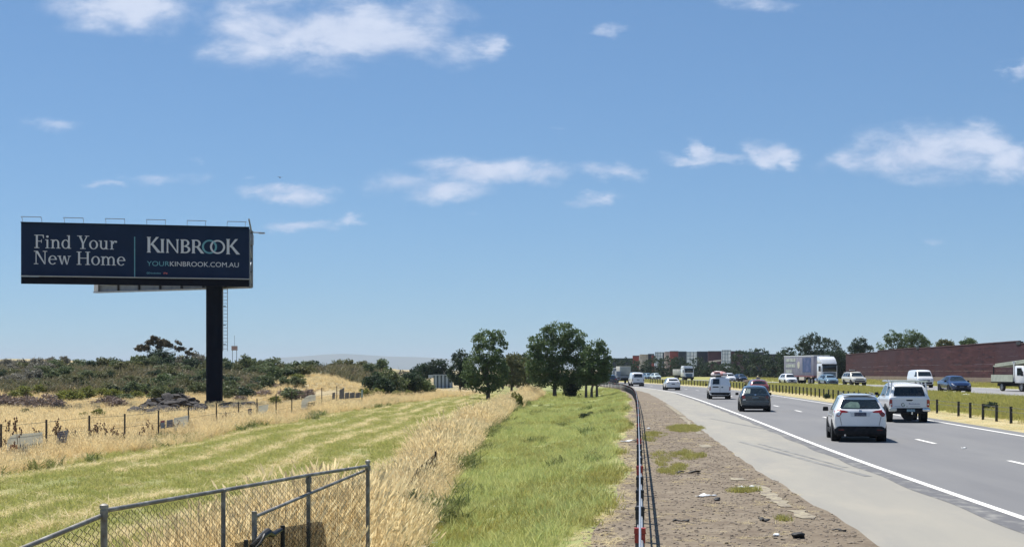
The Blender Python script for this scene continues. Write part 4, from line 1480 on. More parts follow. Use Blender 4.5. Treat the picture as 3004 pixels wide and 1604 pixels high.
def limb_path(a, b, r_, k=5, wob=.12):
    L_ = (b - a).length
    pts = []
    for i in range(k + 1):
        t = i / k
        q = a.lerp(b, t)
        q.z += .12 * L_ * math.sin(math.pi * t) * .5
        if 0 < i < k:
            q += Vector((r_.normal(0, wob), r_.normal(0, wob), 0)) * L_ * .25
        pts.append(q)
    return pts


def tree(name, label, base, blobs, n, size, m, cat='tree', group=None, trunk=.16, stems=1, seed=1, bark=None, clump=.42, hollow=.55, fork=.35, per=26):
    """base: world point on the ground; blobs relative to base"""
    bark = bark or M_bark
    t = empty(name, base, 0, label, cat, group)
    r_ = np.random.default_rng(seed + 99)
    me, cc = leaves(blobs, n, size, seed, 'crown', m, clump, hollow, per)
    link('crown', me, t)
    top = max(b[2] + b[5] * .5 for b in blobs)
    for s in range(stems):
        mb = MB()
        ox = (s - (stems - 1) / 2) * .55
        ctr = Vector(blobs[s % len(blobs)][:3])
        h = top * fork
        f = Vector((ox * 1.2 + ctr.x * .3, r_.normal(0, .1), h))
        tr = trunk * (1 if stems == 1 else .8)
        mb.tube([(ox, 0, -.25), (ox * 1.0 + r_.normal(0, .03), 0, h * .5), f], [tr * 1.25, tr, tr * .8], 9)
        o = mb.build('trunk', bark, t, smooth=True)
        pick = r_.choice(len(cc), min(len(cc), 12 if stems == 1 else 7), replace=False)
        for j in pick:
            tgt = Vector(cc[j]) * .92
            if tgt.z < h * .8:
                continue
            lb = MB().tube(limb_path(f - Vector((0, 0, h * .25 * r_.random())), tgt, r_), tr * .42, 6, tr * .08)
            lb.build('limb', bark, o, smooth=True)
    return t


def tree_at(name, label, px, pbase, Y, blobs_px, n, size, m, **k):
    """crown described by its outline (photograph pixels) at its own distance; depth equals width"""
    x = (px - 1502) / F * Y
    zb = zs1(x, Y)
    sc_ = Y / F
    bl_ = []
    for (cx, cy_, rx, ry) in blobs_px:
        rxm, rym = rx * sc_, ry * sc_
        bl_.append(((cx - 1502) / F * Y - x, random.uniform(-.25, .25) * rxm, CZ + (HOR - cy_) / F * Y - zb, rxm, max(rxm, rym) * .9, rym))
    return tree(name, label, (x, Y, zb), bl_, n, size, m, **k)


# the two-crowned gum and its neighbours at the end of the green verge
tree_at('gum_tree', 'tall gum with narrow upper crown left of the pair of big gums', 1431, 1175, 142,
        [(1428, 995, 42, 28), (1455, 985, 20, 20), (1405, 1000, 22, 22), (1478, 1012, 12, 12), (1430, 1040, 48, 28), (1405, 1085, 45, 45), (1450, 1090, 45, 45), (1430, 1125, 52, 28), (1380, 1110, 26, 32)], 9000, .11, L_gum, seed=3, trunk=.17, clump=.42)
tree_at('gum_tree', 'round dark tree behind the left side of narrow gum', 1350, 1150, 190, [(1350, 1055, 30, 26), (1345, 1095, 32, 34), (1368, 1100, 24, 38)], 5000, .14, L_gumd, seed=4, clump=.5)
tree_at('gum_tree', 'dark far tree left of the round dark tree', 1285, 1140, 240, [(1285, 1075, 24, 22), (1300, 1095, 24, 22), (1258, 1085, 22, 22)], 3600, .16, L_gumd, seed=5, clump=.6)
tree_at('gum_tree', 'low dark far tree at right end of scrub thicket', 1235, 1140, 250, [(1240, 1088, 22, 22), (1222, 1098, 20, 18)], 2400, .17, L_gumd, seed=6, clump=.6)
tree_at('gum_tree', 'big broad gum with single dark trunk, tallest on the verge', 1628, 1170, 152,
        [(1640, 975, 48, 34), (1605, 985, 34, 30), (1680, 1000, 42, 34), (1700, 1025, 34, 36), (1578, 1015, 28, 32), (1625, 1030, 62, 42), (1600, 1075, 48, 40), (1660, 1085, 55, 42), (1565, 1060, 24, 40), (1700, 1085, 34, 40), (1585, 1110, 34, 24), (1640, 1115, 50, 20)], 15000, .115, L_gum, seed=8, trunk=.19, clump=.45)
tree_at('gum_tree', 'three stemmed gum nearest the road right of big gum', 1735, 1170, 150,
        [(1750, 1020, 24, 22), (1765, 1050, 28, 28), (1725, 1045, 24, 24), (1740, 1080, 42, 30), (1775, 1085, 20, 26), (1715, 1095, 24, 26), (1745, 1110, 38, 14)], 7500, .115, L_gum, seed=9, stems=3, trunk=.16, clump=.42)
tree_at('shrub', 'dark shrub under the right side of big broad gum', 1676, 1166, 153, [(1676, 1135, 16, 26), (1690, 1145, 12, 16), (1664, 1148, 9, 14)], 1500, .11, L_gumd, cat='shrub', seed=10, trunk=.05)
for i, (px, py, Y, bl_) in enumerate(((1500, 1140, 195, [(1500, 1060, 34, 24), (1510, 1095, 34, 36), (1485, 1105, 30, 30)]), (1545, 1140, 205, [(1545, 1075, 30, 26), (1540, 1108, 34, 30)]), (1580, 1140, 200, [(1585, 1090, 34, 36)]), (1475, 1140, 230, [(1465, 1065, 36, 24), (1470, 1095, 34, 34)]), (1535, 1140, 260, [(1530, 1055, 30, 18), (1540, 1085, 30, 30)]))):
    tree_at('gum_tree', ['olive tree between the narrow and the big gum', 'olive tree tucked against left side of big gum', 'olive tree behind the trunk of big gum', 'dark tree right behind the narrow gum', 'small far tree in the gap left of big gum'][i], px, py, Y, bl_, 3200, .14, [L_olive, L_olive, L_gum, L_gumd, L_gumd][i], seed=20 + i, clump=.5)
for i, (px, Y, w) in enumerate(((1695, 215, 20), (1725, 225, 22), (1762, 240, 20), (1652, 210, 24), (1790, 262, 16))):
    tree_at('shrub', ['low bush behind the road side gum, leftmost of its row', 'low bush behind the road side gum, middle of row', 'low bush behind the road side gum, right of middle', 'low bush behind the big gum trunk', 'low bush at the road edge beyond the truck'][i], px, 1140, Y, [(px, 1112, w, 20), (px + 8, 1122, w * .8, 12)], 1400, .14, L_gumd, cat='shrub', seed=30 + i, trunk=.06, clump=.5)

# dark row along the far side of the road and trees behind the noise wall
FT_ = [(1805, 420, [(1805, 1075, 22, 20), (1800, 1095, 24, 16)]), (1840, 420, [(1838, 1070, 24, 20), (1845, 1090, 26, 18)]), (1880, 415, [(1880, 1078, 26, 18), (1880, 1095, 30, 14)]), (1920, 410, [(1918, 1070, 26, 22), (1922, 1092, 30, 16)]),
       (1965, 405, [(1962, 1068, 28, 22), (1965, 1092, 32, 16)]), (2010, 400, [(2005, 1080, 26, 18), (1990, 1066, 22, 18), (2010, 1095, 30, 14)]), (2050, 395, [(2048, 1070, 28, 22), (2050, 1092, 34, 16)]), (2095, 390, [(2092, 1080, 28, 16), (2095, 1096, 34, 12)]),
       (2140, 380, [(2138, 1082, 30, 16), (2140, 1097, 34, 12)]), (2185, 350, [(2180, 1050, 26, 24), (2185, 1085, 34, 28)]), (2230, 340, [(2228, 1045, 26, 24), (2230, 1080, 36, 34)]), (2275, 335, [(2275, 1062, 24, 26), (2275, 1088, 34, 28)]), (2312, 330, [(2310, 1050, 22, 30), (2312, 1085, 30, 30)]),
       (2385, 310, [(2378, 1000, 28, 24), (2400, 1020, 44, 34), (2355, 1040, 28, 34), (2440, 1030, 30, 34), (2395, 1065, 60, 38), (2460, 1055, 22, 30)]), (2455, 300, [(2455, 1060, 34, 34), (2478, 1082, 24, 26)])]
lab_far = ['leftmost', 'second from left', 'third from left', 'fourth from left', 'fifth from left', 'sixth from left', 'seventh from left', 'eighth from left', 'ninth from left', 'tenth from left', 'eleventh from left', 'twelfth from left', 'thirteenth from left']
for i, (px, Y, bl_) in enumerate(FT_):
    lb = f'dark tree in the row behind the far lanes, {lab_far[i]}' if i < 13 else ['big dark tree rising behind the curtain sided truck', 'dark tree at the left end of red noise wall'][i - 13]
    x = (px - 1502) / F * Y
    k_ = 1.22 if i < 13 else 1.12
    bl2 = [(b[0], b[1], b[2] * k_, b[3] * (1.1 if i < 13 else 1)) for b in bl_] + [(px, 1108, 36 if i < 13 else 44, 18)]
    tree_at('gum_tree', lb, px, 1112, Y, bl2, 4600 if i < 13 else 12000, .17, L_gumd, seed=40 + i, trunk=.16, clump=.6, group='dark trees lining the far lanes')
for i, (px, Y, bl_) in enumerate(((2520, 290, [(2522, 1010, 22, 22), (2540, 1025, 20, 16), (2505, 1022, 16, 18)]), (2620, 280, [(2615, 990, 18, 22), (2640, 1000, 24, 24), (2600, 1015, 24, 20), (2660, 1010, 24, 22)]), (2680, 275, [(2672, 985, 20, 20), (2690, 1000, 26, 22), (2715, 1010, 18, 14)]), (2770, 265, [(2768, 1010, 20, 12), (2785, 1012, 14, 10)]), (2842, 255, [(2842, 1003, 20, 12), (2830, 1008, 14, 8)]))):
    tree_at('gum_tree', ['tree above left part of red noise wall, left one', 'tall tree above the red noise wall, left of the tall pair', 'tall tree above the red noise wall, right of the tall pair', 'low tree top over the wall left of step', 'rightmost small tree top over the red wall'][i], px, 1100, Y, bl_ + [(px, 1045, 16, 30)], 4200, .15, [L_gumd, L_gum, L_gum, L_olive, L_gum][i], seed=60 + i, clump=.5)

# flat-topped gum standing in the scrub, sparse tufts on bare limbs
tree_at('gum_tree', 'flat topped sparse gum rising from scrub left of billboard pole', 470, 1085, 230,
        [(455, 992, 14, 7), (440, 1003, 14, 7), (475, 1005, 24, 9), (495, 1013, 12, 6), (420, 1020, 22, 8), (402, 1024, 8, 5), (465, 1020, 12, 7), (518, 1002, 5, 4), (530, 1008, 8, 4), (520, 1022, 12, 6), (535, 1024, 9, 5), (552, 1034, 10, 6), (560, 1025, 6, 4), (550, 1048, 5, 4)], 3600, .17, L_brown, seed=71, trunk=.17, clump=.35, hollow=.1, bark=M_barkp, fork=.5, per=20)
tree_at('shrub', 'dense dark round shrub in front of the flat topped gum', 465, 1100, 215, [(462, 1045, 26, 22), (480, 1055, 22, 22), (450, 1060, 18, 22), (470, 1078, 34, 18)], 3600, .15, L_gumd, cat='shrub', seed=72, trunk=.1, clump=.45)


# scrub thicket: a few bush shapes, copied
def bush_proto(name, m, seed, h=2.4, w=1.6, n=1300, size=.13, spiky=False, clump=.4, label='', cat='bush', group=None):
    r_ = np.random.default_rng(seed)
    bl_ = []
    for k in range(5 if not spiky else 4):
        a = r_.random() * 6.283
        rr = w * .45 * r_.random()
        hh = h * (.35 + .4 * r_.random())
        bl_.append((rr * math.cos(a), rr * math.sin(a), hh, w * (.35 + .2 * r_.random()), w * .45, h * (.2 + .13 * r_.random())))
    bl_.append((0, 0, h * .3, w * .6, w * .6, h * .3))
    t = empty(name, (0, 0, -50), 0, label, cat, group)
    me, cc = leaves(bl_, n, size, seed, 'foliage', m, clump, .35, 20)
    link('foliage', me, t)
    mb = MB()
    for k in range(5):
        j = int(r_.integers(0, len(cc)))
        mb.tube([(r_.normal(0, .06), r_.normal(0, .06), -.15), Vector(cc[j]) * .5, Vector(cc[j])], [.035, .025, .01], 5)
    if spiky:
        for k in range(14):
            j = int(r_.integers(0, len(cc)))
            q = Vector(cc[j])
            mb.tube([q * .5, q, q + Vector((r_.normal(0, .25), r_.normal(0, .25), .7))], [.02, .014, .005], 4)
    o = link('stems', mb.mesh('stems', M_bark), t)
    return t


BK = {}
for kind, m_, lb in (('dark', L_bush, 'dark green scrub bush in the thicket behind the billboard'), ('deep', L_gumd, 'very dark bushy shrub in the thicket behind the billboard'), ('yellow', L_yellow, 'yellow green bush at the front of thicket'), ('dead', L_dead, 'brown dead scrub standing in the dry field'), ('grey', L_grey, 'grey brown scrub on the bank at far left'), ('olive', L_olive, 'olive coloured bush in the thicket')):
    BK[kind] = [bush_proto('bush', m_, 100 + i * 7 + len(kind), 2.4 if kind != 'dead' else 1.3, 1.7, 1500 if kind != 'dead' else 900, .13 if kind != 'dead' else .10, spiky=kind in ('grey', 'dead'), label=lb, group={'dark': 'scrub thicket', 'deep': 'scrub thicket', 'yellow': 'yellow green bushes', 'dead': 'dead scrub', 'grey': 'grey scrub', 'olive': 'scrub thicket'}[kind]) for i in range(3)]
used = set()


def bush(kind, px, Y, s=1., sz=1., label=None):
    i = random.randrange(3)
    src = BK[kind][i]
    if (kind, i) in used:
        o = copy_tree(src)
    else:
        o = src
        used.add((kind, i))
    x = (px - 1502) / F * Y
    o.location = (x, Y, zs1(x, Y) - .05)
    o.rotation_euler.z = random.random() * 6.283
    o.scale = (s, s, s * sz)
    if label:
        o['label'] = label
    return o


def zone(px):
    return 'at the far left' if px < 150 else 'below the left of billboard' if px < 380 else 'below the billboard lettering' if px < 590 else 'just right of pole' if px < 760 else 'midway to the dry mound' if px < 930 else 'around the dry mound'


LOOK = {'dark': 'dark green scrub bush', 'deep': 'very dark dense shrub', 'olive': 'olive green bush', 'grey': 'grey brown scrub', 'dead': 'brown dead scrub'}
for px in range(-20, 1110, 24):          # far row on the skyline
    k = 'grey' if px < 150 else random.choice(['dark', 'deep', 'dark', 'olive', 'grey'])
    if 930 < px < 1080:
        k = 'olive'
    bush(k, px + random.uniform(-8, 8), random.uniform(232, 265), random.uniform(.9, 1.4), random.uniform(.62, 1.0), f'{LOOK[k]} in the skyline row {zone(px)}')
for px in range(-20, 240, 24):          # scattered on the far tan rise
    bush('grey', px + random.uniform(-8, 8), random.uniform(345, 385), random.uniform(1.0, 1.6), random.uniform(.6, .9), 'grey brown scrub scattered on the far tan rise at far left')
for px in range(-20, 1100, 22):          # back row on the bank top
    if 925 < px < 1075:
        continue
    k = 'grey' if px < 150 and random.random() < .7 else random.choice(['dark', 'deep', 'dark', 'olive', 'dark'])
    bush(k, px + random.uniform(-8, 8), random.uniform(198, 228), random.uniform(.85, 1.25), random.uniform(.55, .9), f'{LOOK[k]} in the back row of thicket {zone(px)}')
for px in range(0, 1090, 26):           # middle row
    if 905 < px < 1075:
        continue
    k = 'grey' if px < 130 and random.random() < .6 else random.choice(['dark', 'deep', 'dark', 'dark', 'olive'])
    bush(k, px + random.uniform(-10, 10), random.uniform(168, 196), random.uniform(.8, 1.2), random.uniform(.5, .8), f'{LOOK[k]} in the middle row of thicket {zone(px)}')
for px in range(-10, 910, 20):           # low fill between the rows
    k = 'grey' if px < 110 else random.choice(['dark', 'olive', 'dark', 'deep', 'yellow'])
    bush(k, px + random.uniform(-10, 10), random.uniform(158, 215), random.uniform(.6, 1.0), random.uniform(.45, .7), f"{dict(LOOK, yellow='yellow green bush')[k]} low between the rows {zone(px)}")
for px in list(range(310, 600, 30)) + list(range(660, 900, 27)):          # front row near the pole
    k = random.choice(['dark', 'deep', 'olive', 'dark', 'dead'])
    bush(k, px + random.uniform(-10, 10), random.uniform(144, 166), random.uniform(.7, 1.0), random.uniform(.5, .8), f'{LOOK[k]} in the front row of thicket {zone(px)}')
for (px, Y, s) in ((70, 152, .8), (40, 150, .7), (215, 140, 1.0), (185, 146, .8), (255, 150, .8), (300, 155, .75), (330, 150, .8), (455, 150, .7), (400, 152, .7), (480, 158, .7), (120, 158, .7)):
    bush('yellow', px, Y, s, .75)
for (px, Y, s) in ((20, 118, 1.0), (55, 120, 1.0), (95, 116, .9), (135, 124, 1.1), (165, 120, .8), (325, 126, .9), (350, 122, .8), (5, 130, 1.0), (80, 128, 1.0), (290, 128, .6), (845, 150, .9), (880, 148, .8), (905, 152, .7), (700, 140, .7)):
    bush('dead', px, Y, s, .9)
for (px, Y, s, lb) in ((290, 92, .45, 'low green bush in the dry field left of rocks'), (245, 95, .35, 'small green bush left of the low green one'), (808, 120, .55, 'small bright green bush behind fence right of pole'), (75, 100, .4, 'small grey green bush in the field at far left')):
    bush('yellow' if 'grey' not in lb else 'olive', px, Y, s, .7, lb)
for (px, Y, s, k) in ((1120, 150, 1.05, 'deep'), (1160, 155, 1.1, 'dark'), (1200, 158, 1.1, 'deep'), (1235, 160, 1.0, 'dark'), (1140, 165, 1.2, 'dark'), (1185, 172, 1.25, 'grey'), (1255, 165, .75, 'dark'), (1215, 172, 1.1, 'deep'), (1105, 160, 1.0, 'deep')):
    bush(k, px, Y, s, .95, None)
for (px, Y, s, lb) in ((1075, 138, .6, 'yellow green bush at end of the far fence'), (1110, 140, .65, 'yellow green bush right of the fence end'), (1160, 143, .5, 'small yellow green bush below dark thicket'), (1200, 146, .5, 'small yellow green bush below dark thicket, right one')):
    bush('yellow', px, Y, s, .8, lb)
for (px, Y, lb) in ((1512, 112, 'tall yellow green weed in the dry grass near verge'), (1525, 108, 'bent yellow green weed beside the tall one')):
    bush('yellow', px, Y, .28, 2.0, lb)
for (px, Y, s, k, lb) in ((1235, 33, .22, 'dead', 'brown weed clump at the cloth flap in the dry grass'), (1215, 29, .2, 'dark', 'dark weed clump just right of chainlink fence end'), (1290, 40, .24, 'dead', 'brown weed clump above cloth flap in the dry grass'), (1180, 26, .2, 'deep', 'dark green weed tuft beside the fence end post'), (1255, 36, .2, 'dark', 'dark weed clump behind the cloth flap'), (1345, 55, .28, 'dead', 'brown weed clump midway along the dry grass hedge'), (1110, 24, .18, 'olive', 'olive weed tuft below the fence end post'), (1400, 75, .3, 'dead', 'brown weed clump far along the dry grass hedge')):
    bush(k, px, Y, s, 1.2, lb)
bush('dark', 1730, 86, .16, .9, 'small dark green weed clump on the green verge')
bush('deep', 1715, 82, .28, .6, 'dark green weed clump in middle of the green verge')
bush('deep', 2908, 76.5, .33, .75, 'round green weed clump in the grassy median')
bush('deep', 2425, 118, .28, .8, 'small dark weed clump behind the median posts')
bush('dead', 2215, 205, 1.0, .9, 'brown dry bush in the far median').scale = (1.6, 1.0, .55)
for kind in BK:
    for i in range(3):
        if (kind, i) not in used:
            for ch in list(BK[kind][i].children):
                bpy.data.objects.remove(ch)
            bpy.data.objects.remove(BK[kind][i])

# dock and thistle stalks with brown heads by the site fence
M_stalk = mat('dead_stalk', (.15, .085, .05), .9, noise=[(9, 3, (.17, .10, .06), .4, .6)])
sk = []
for i in range(4):
    mb = MB()
    r_ = random.Random(i)
    for k in range(3):
        t = Vector((r_.uniform(-.25, .25), r_.uniform(-.25, .25), r_.uniform(.7, 1.15)))
        mb.tube([(t.x * .2, t.y * .2, -.05), t * .6, t], .008, 4, .005)
        for q in range(5):
            c_ = t * (.75 + .06 * q) + Vector((r_.uniform(-.07, .07), r_.uniform(-.07, .07), 0))
            mb.box(c_, (.045, .045, .05), Euler((r_.random(), r_.random(), r_.random())))
    sk.append(mb.mesh('stalks', M_stalk))
ks = [(10, 1228), (40, 1235), (115, 1246), (165, 1232), (175, 1240), (60, 1225), (210, 1248), (265, 1245), (290, 1243), (310, 1240), (325, 1242), (340, 1278), (345, 1280), (410, 1255), (440, 1225), (660, 1240), (680, 1235), (700, 1240), (25, 1330), (480, 1250), (520, 1255)]
for i, (px, py) in enumerate(ks):
    Y = on_fence(px) + random.uniform(-1.6, 1.0)
    x = (px - 1502) / F * Y
    o = link('dock_stalk', sk[i % 4])
    o.location = (x, Y, zs1(x, Y))
    o.rotation_euler.z = random.random() * 6
    s = max(.7, (CZ + (HOR - py) / F * Y - zs1(x, Y)) / 1.05)
    o.scale = (1.0, 1.0, min(s, 1.6))
    o.scale = (.8, .8, o.scale[2])
    tag(o, 'brown dead dock stalk standing by the site fence', 'weed', 'dead dock stalks by the fence')

# basalt rocks heaped beside the pole
M_rock = mat('basalt', (.030, .026, .026), .9, noise=[(2.5, 5, (.06, .052, .048), .45, .65), (9, 4, (.13, .11, .095), .6, .75)])
rk = []
for i in range(6):
    bm = bmesh.new()
    bmesh.ops.create_icosphere(bm, subdivisions=2, radius=.5)
    r_ = random.Random(50 + i)
    dirs = [(Vector((r_.gauss(0, 1), r_.gauss(0, 1), r_.gauss(0, 1))).normalized(), r_.uniform(.25, .42)) for _ in range(9)]
    for v in bm.verts:
        for d, h in dirs:
            e = v.co.dot(d) - h
            if e > 0:
                v.co -= d * e
        v.co.z *= .75
    me = bpy.data.meshes.new('rock')
    bm.to_mesh(me)
    bm.free()
    me.materials.append(M_rock)
    rk.append(me)
for i in range(150):
    px = random.choice([random.uniform(385, 610), random.uniform(430, 600), random.uniform(655, 760)])
    Y = random.uniform(100, 124)
    if px > 650:
        Y = random.uniform(112, 126)
    if 600 < px < 655 and Y < 127:
        continue
    x = (px - 1502) / F * Y
    s = random.uniform(.45, 1.25)
    hump = 1.0 * math.exp(-((px - 515) / 75) ** 2) * math.exp(-((Y - 116) / 7) ** 2)
    o = link('rock', rk[i % 6])
    o.location = (x, Y, zs1(x, Y) + s * .12 + hump)
    o.rotation_euler = (random.uniform(-.4, .4), random.uniform(-.4, .4), random.random() * 6)
    o.scale = (s * 1.2, s, s * random.uniform(.6, 1))
    tag(o, 'dark basalt rock in the rubble heap around the billboard pole', 'rock', 'basalt rocks around the pole')
# ------------------------------------------------------------------ vehicles
def paint(name, col, rough=.25):
    return mat('paint_' + name, col, rough, 0., .9, noise=[(1.3, 3, tuple(c * .93 for c in col[:3]), .4, .7)])


P_white = paint('white', (.82, .83, .84))
P_offw = paint('cream', (.62, .60, .52))
P_teal = paint('dark_teal', (.018, .035, .048))
P_red = paint('dull_red', (.24, .07, .07))
P_blue = paint('deep_blue', (.012, .030, .095))
P_lblue = paint('pale_blue', (.17, .26, .33))
P_navy = paint('navy', (.02, .032, .06))
P_mint = paint('pale_mint', (.55, .64, .64))
M_glass = mat('car_glass', (.010, .016, .020), .06, 0., 0., .6, noise=[(1.5, 3, (.02, .03, .035), .45, .7)])
M_trim = mat('black_trim', (.010, .011, .013), .7, spec=.2, noise=[(6, 3, (.022, .022, .025), .4, .7)])
M_tyre = mat('tyre_rubber', (.014, .014, .015), .85, noise=[(14, 3, (.024, .024, .024), .4, .7)])
M_rim = mat('alloy_rim', (.45, .46, .48), .35, .7, noise=[(9, 3, (.36, .37, .39), .4, .7)])
M_tail = mat('tail_lens_red', (.36, .018, .014), .2, 0., .6, noise=[(12, 3, (.28, .012, .012), .4, .6)])
M_taild = mat('tail_lens_dark', (.16, .01, .012), .2, 0., .6, noise=[(12, 3, (.10, .008, .01), .4, .6)])
M_lens = mat('clear_lens', (.72, .74, .76), .12, .2, .6, noise=[(12, 3, (.5, .53, .56), .45, .65)])
M_plate = mat('number_plate', (.05, .06, .10), .5, noise=[(20, 2, (.10, .115, .15), .5, .6)])
M_platew = mat('pale_plate', (.30, .42, .46), .5, noise=[(20, 2, (.12, .18, .22), .5, .6)])
M_chrome = mat('chrome', (.6, .61, .63), .15, .9)
M_cabin = mat('seat_pale', (.42, .50, .44), .7)

# y, sill z, sill w, mid z, mid w, belt z, belt w, roof z, roof w
SUV = [(-2.15, .38, .74, .62, .80, .93, .78, .99, .72), (-2.11, .31, .78, .62, .845, .97, .81, 1.07, .72), (-2.03, .27, .80, .62, .865, 1.0, .82, 1.15, .71), (-1.74, .26, .82, .62, .875, 1.03, .83, 1.43, .645), (-1.60, .26, .82, .62, .88, 1.03, .835, 1.51, .62), (-1.15, .25, .83, .62, .885, 1.01, .84, 1.565, .61),
       (-.2, .25, .83, .62, .885, .99, .84, 1.585, .61), (.55, .25, .83, .62, .885, .97, .835, 1.555, .59), (.78, .25, .83, .62, .885, .96, .83, 1.49, .58), (1.35, .25, .82, .60, .88, .95, .80, 1.03, .70), (1.75, .25, .82, .58, .87, .90, .79, .97, .66), (2.0, .26, .78, .56, .83, .80, .75, .87, .60), (2.12, .30, .74, .53, .78, .70, .70, .75, .58), (2.15, .34, .70, .52, .74, .64, .66, .68, .55)]
SEDAN = [(-2.25, .38, .74, .62, .80, .93, .76, .97, .68), (-2.2, .31, .78, .62, .84, .96, .80, 1.02, .70), (-1.75, .26, .82, .62, .87, .97, .83, 1.05, .70), (-1.6, .26, .82, .62, .875, .97, .83, 1.08, .68), (-.85, .25, .83, .6, .88, .96, .84, 1.40, .58), (-.2, .25, .83, .6, .885, .95, .84, 1.45, .58), (.35, .25, .83, .6, .885, .93, .83, 1.42, .57),
         (.55, .25, .83, .6, .885, .92, .83, 1.36, .57), (1.3, .25, .82, .58, .88, .90, .80, .96, .70), (1.9, .25, .82, .56, .86, .84, .78, .90, .64), (2.12, .26, .78, .54, .82, .74, .74, .80, .60), (2.22, .30, .72, .5, .76, .64, .68, .68, .55), (2.25, .34, .68, .5, .72, .60, .64, .62, .52)]
VAN = [(-2.2, .40, .76, .70, .82, 1.08, .80, 1.13, .77), (-2.18, .34, .80, .70, .86, 1.10, .84, 1.22, .77), (-2.14, .30, .82, .70, .875, 1.12, .85, 1.30, .77), (-2.04, .28, .83, .70, .885, 1.14, .86, 1.74, .735), (-1.95, .28, .83, .70, .885, 1.14, .86, 1.80, .72), (-1.0, .27, .83, .70, .89, 1.12, .865, 1.83, .72), (.4, .27, .83, .70, .89, 1.08, .865, 1.81, .71),
       (.75, .27, .83, .68, .89, 1.06, .86, 1.74, .70), (1.45, .27, .82, .64, .88, 1.0, .83, 1.12, .74), (1.85, .27, .82, .6, .87, .92, .80, 1.0, .70), (2.08, .28, .78, .56, .83, .82, .76, .88, .64), (2.18, .32, .72, .54, .78, .72, .70, .76, .60), (2.2, .36, .70, .52, .74, .66, .66, .70, .56)]
UTE = [(-2.62, .62, .82, .82, .87, 1.06, .87, 1.13, .84), (-2.60, .56, .84, .82, .905, 1.10, .89, 1.18, .84), (-2.54, .50, .85, .82, .92, 1.12, .90, 1.24, .83), (-2.34, .48, .86, .82, .925, 1.13, .90, 1.66, .72), (-2.24, .48, .86, .82, .925, 1.13, .90, 1.75, .70), (-1.1, .48, .86, .82, .925, 1.13, .90, 1.78, .70), (-.7, .46, .86, .8, .925, 1.12, .90, 1.79, .70), (.45, .46, .86, .8, .925, 1.10, .90, 1.82, .68),
       (.72, .46, .86, .8, .925, 1.10, .90, 1.76, .68), (1.35, .46, .86, .78, .92, 1.10, .87, 1.20, .76), (2.2, .46, .86, .76, .91, 1.05, .85, 1.12, .74), (2.48, .48, .82, .74, .88, .98, .82, 1.04, .70), (2.58, .5, .78, .72, .84, .86, .76, .92, .66), (2.62, .54, .76, .7, .80, .80, .72, .84, .62)]
HIACE = [(-2.4, .42, .78, .75, .84, 1.1, .82, 1.15, .80), (-2.38, .36, .82, .75, .88, 1.12, .87, 1.3, .80), (-2.3, .3, .84, .75, .90, 1.14, .88, 1.80, .78), (-2.1, .3, .84, .75, .90, 1.15, .88, 1.93, .76), (.6, .3, .84, .75, .90, 1.14, .88, 1.95, .76), (1.2, .3, .84, .74, .90, 1.12, .88, 1.93, .75), (1.5, .3, .84, .72, .90, 1.12, .87, 1.86, .74), (2.12, .3, .84, .7, .89, 1.1, .85, 1.20, .78), (2.28, .32, .82, .66, .86, 1.0, .82, 1.08, .76), (2.38, .36, .78, .6, .82, .84, .78, .92, .70), (2.4, .4, .76, .58, .8, .8, .76, .86, .68)]

tyre_cache = {}


def wheel_mesh(r, w):
    key = (round(r, 3), round(w, 3))
    if key in tyre_cache:
        return tyre_cache[key]
    prof = [(r * .62, -w / 2 + .01), (r * .9, -w / 2), (r * .985, -w * .38), (r, -w * .2), (r, w * .2), (r * .985, w * .38), (r * .9, w / 2), (r * .62, w / 2 - .01)]
    n = 26
    V = [(y, q * math.cos(2 * math.pi * k / n), q * math.sin(2 * math.pi * k / n)) for k in range(n) for (q, y) in prof]
    m_ = len(prof)
    FQ = [(k * m_ + i, k * m_ + i + 1, ((k + 1) % n) * m_ + i + 1, ((k + 1) % n) * m_ + i) for k in range(n) for i in range(m_ - 1)]
    ty = MB().add(V, FQ).mesh('wheel', M_tyre)
    ty.shade_smooth()
    mb = MB()
    ring = [(y, q * math.cos(2 * math.pi * k / n), q * math.sin(2 * math.pi * k / n)) for k in range(n) for (q, y) in ((r * .64, w * .42), (r * .56, w * .44), (r * .54, w * .1), (.001, w * .1))]
    mb.add(ring, [(k * 4 + i, k * 4 + i + 1, ((k + 1) % n) * 4 + i + 1, ((k + 1) % n) * 4 + i) for k in range(n) for i in range(3)])
    for k in range(5):
        a = 2 * math.pi * k / 5
        mb.box((w * .30, math.cos(a) * r * .3, math.sin(a) * r * .3), (w * .2, r * .62, r * .15), Euler((a, 0, 0)))
    mb.box((w * .33, 0, 0), (w * .2, r * .2, r * .2))
    rim = mb.mesh('rim', M_rim)
    tyre_cache[key] = (ty, rim)
    return ty, rim


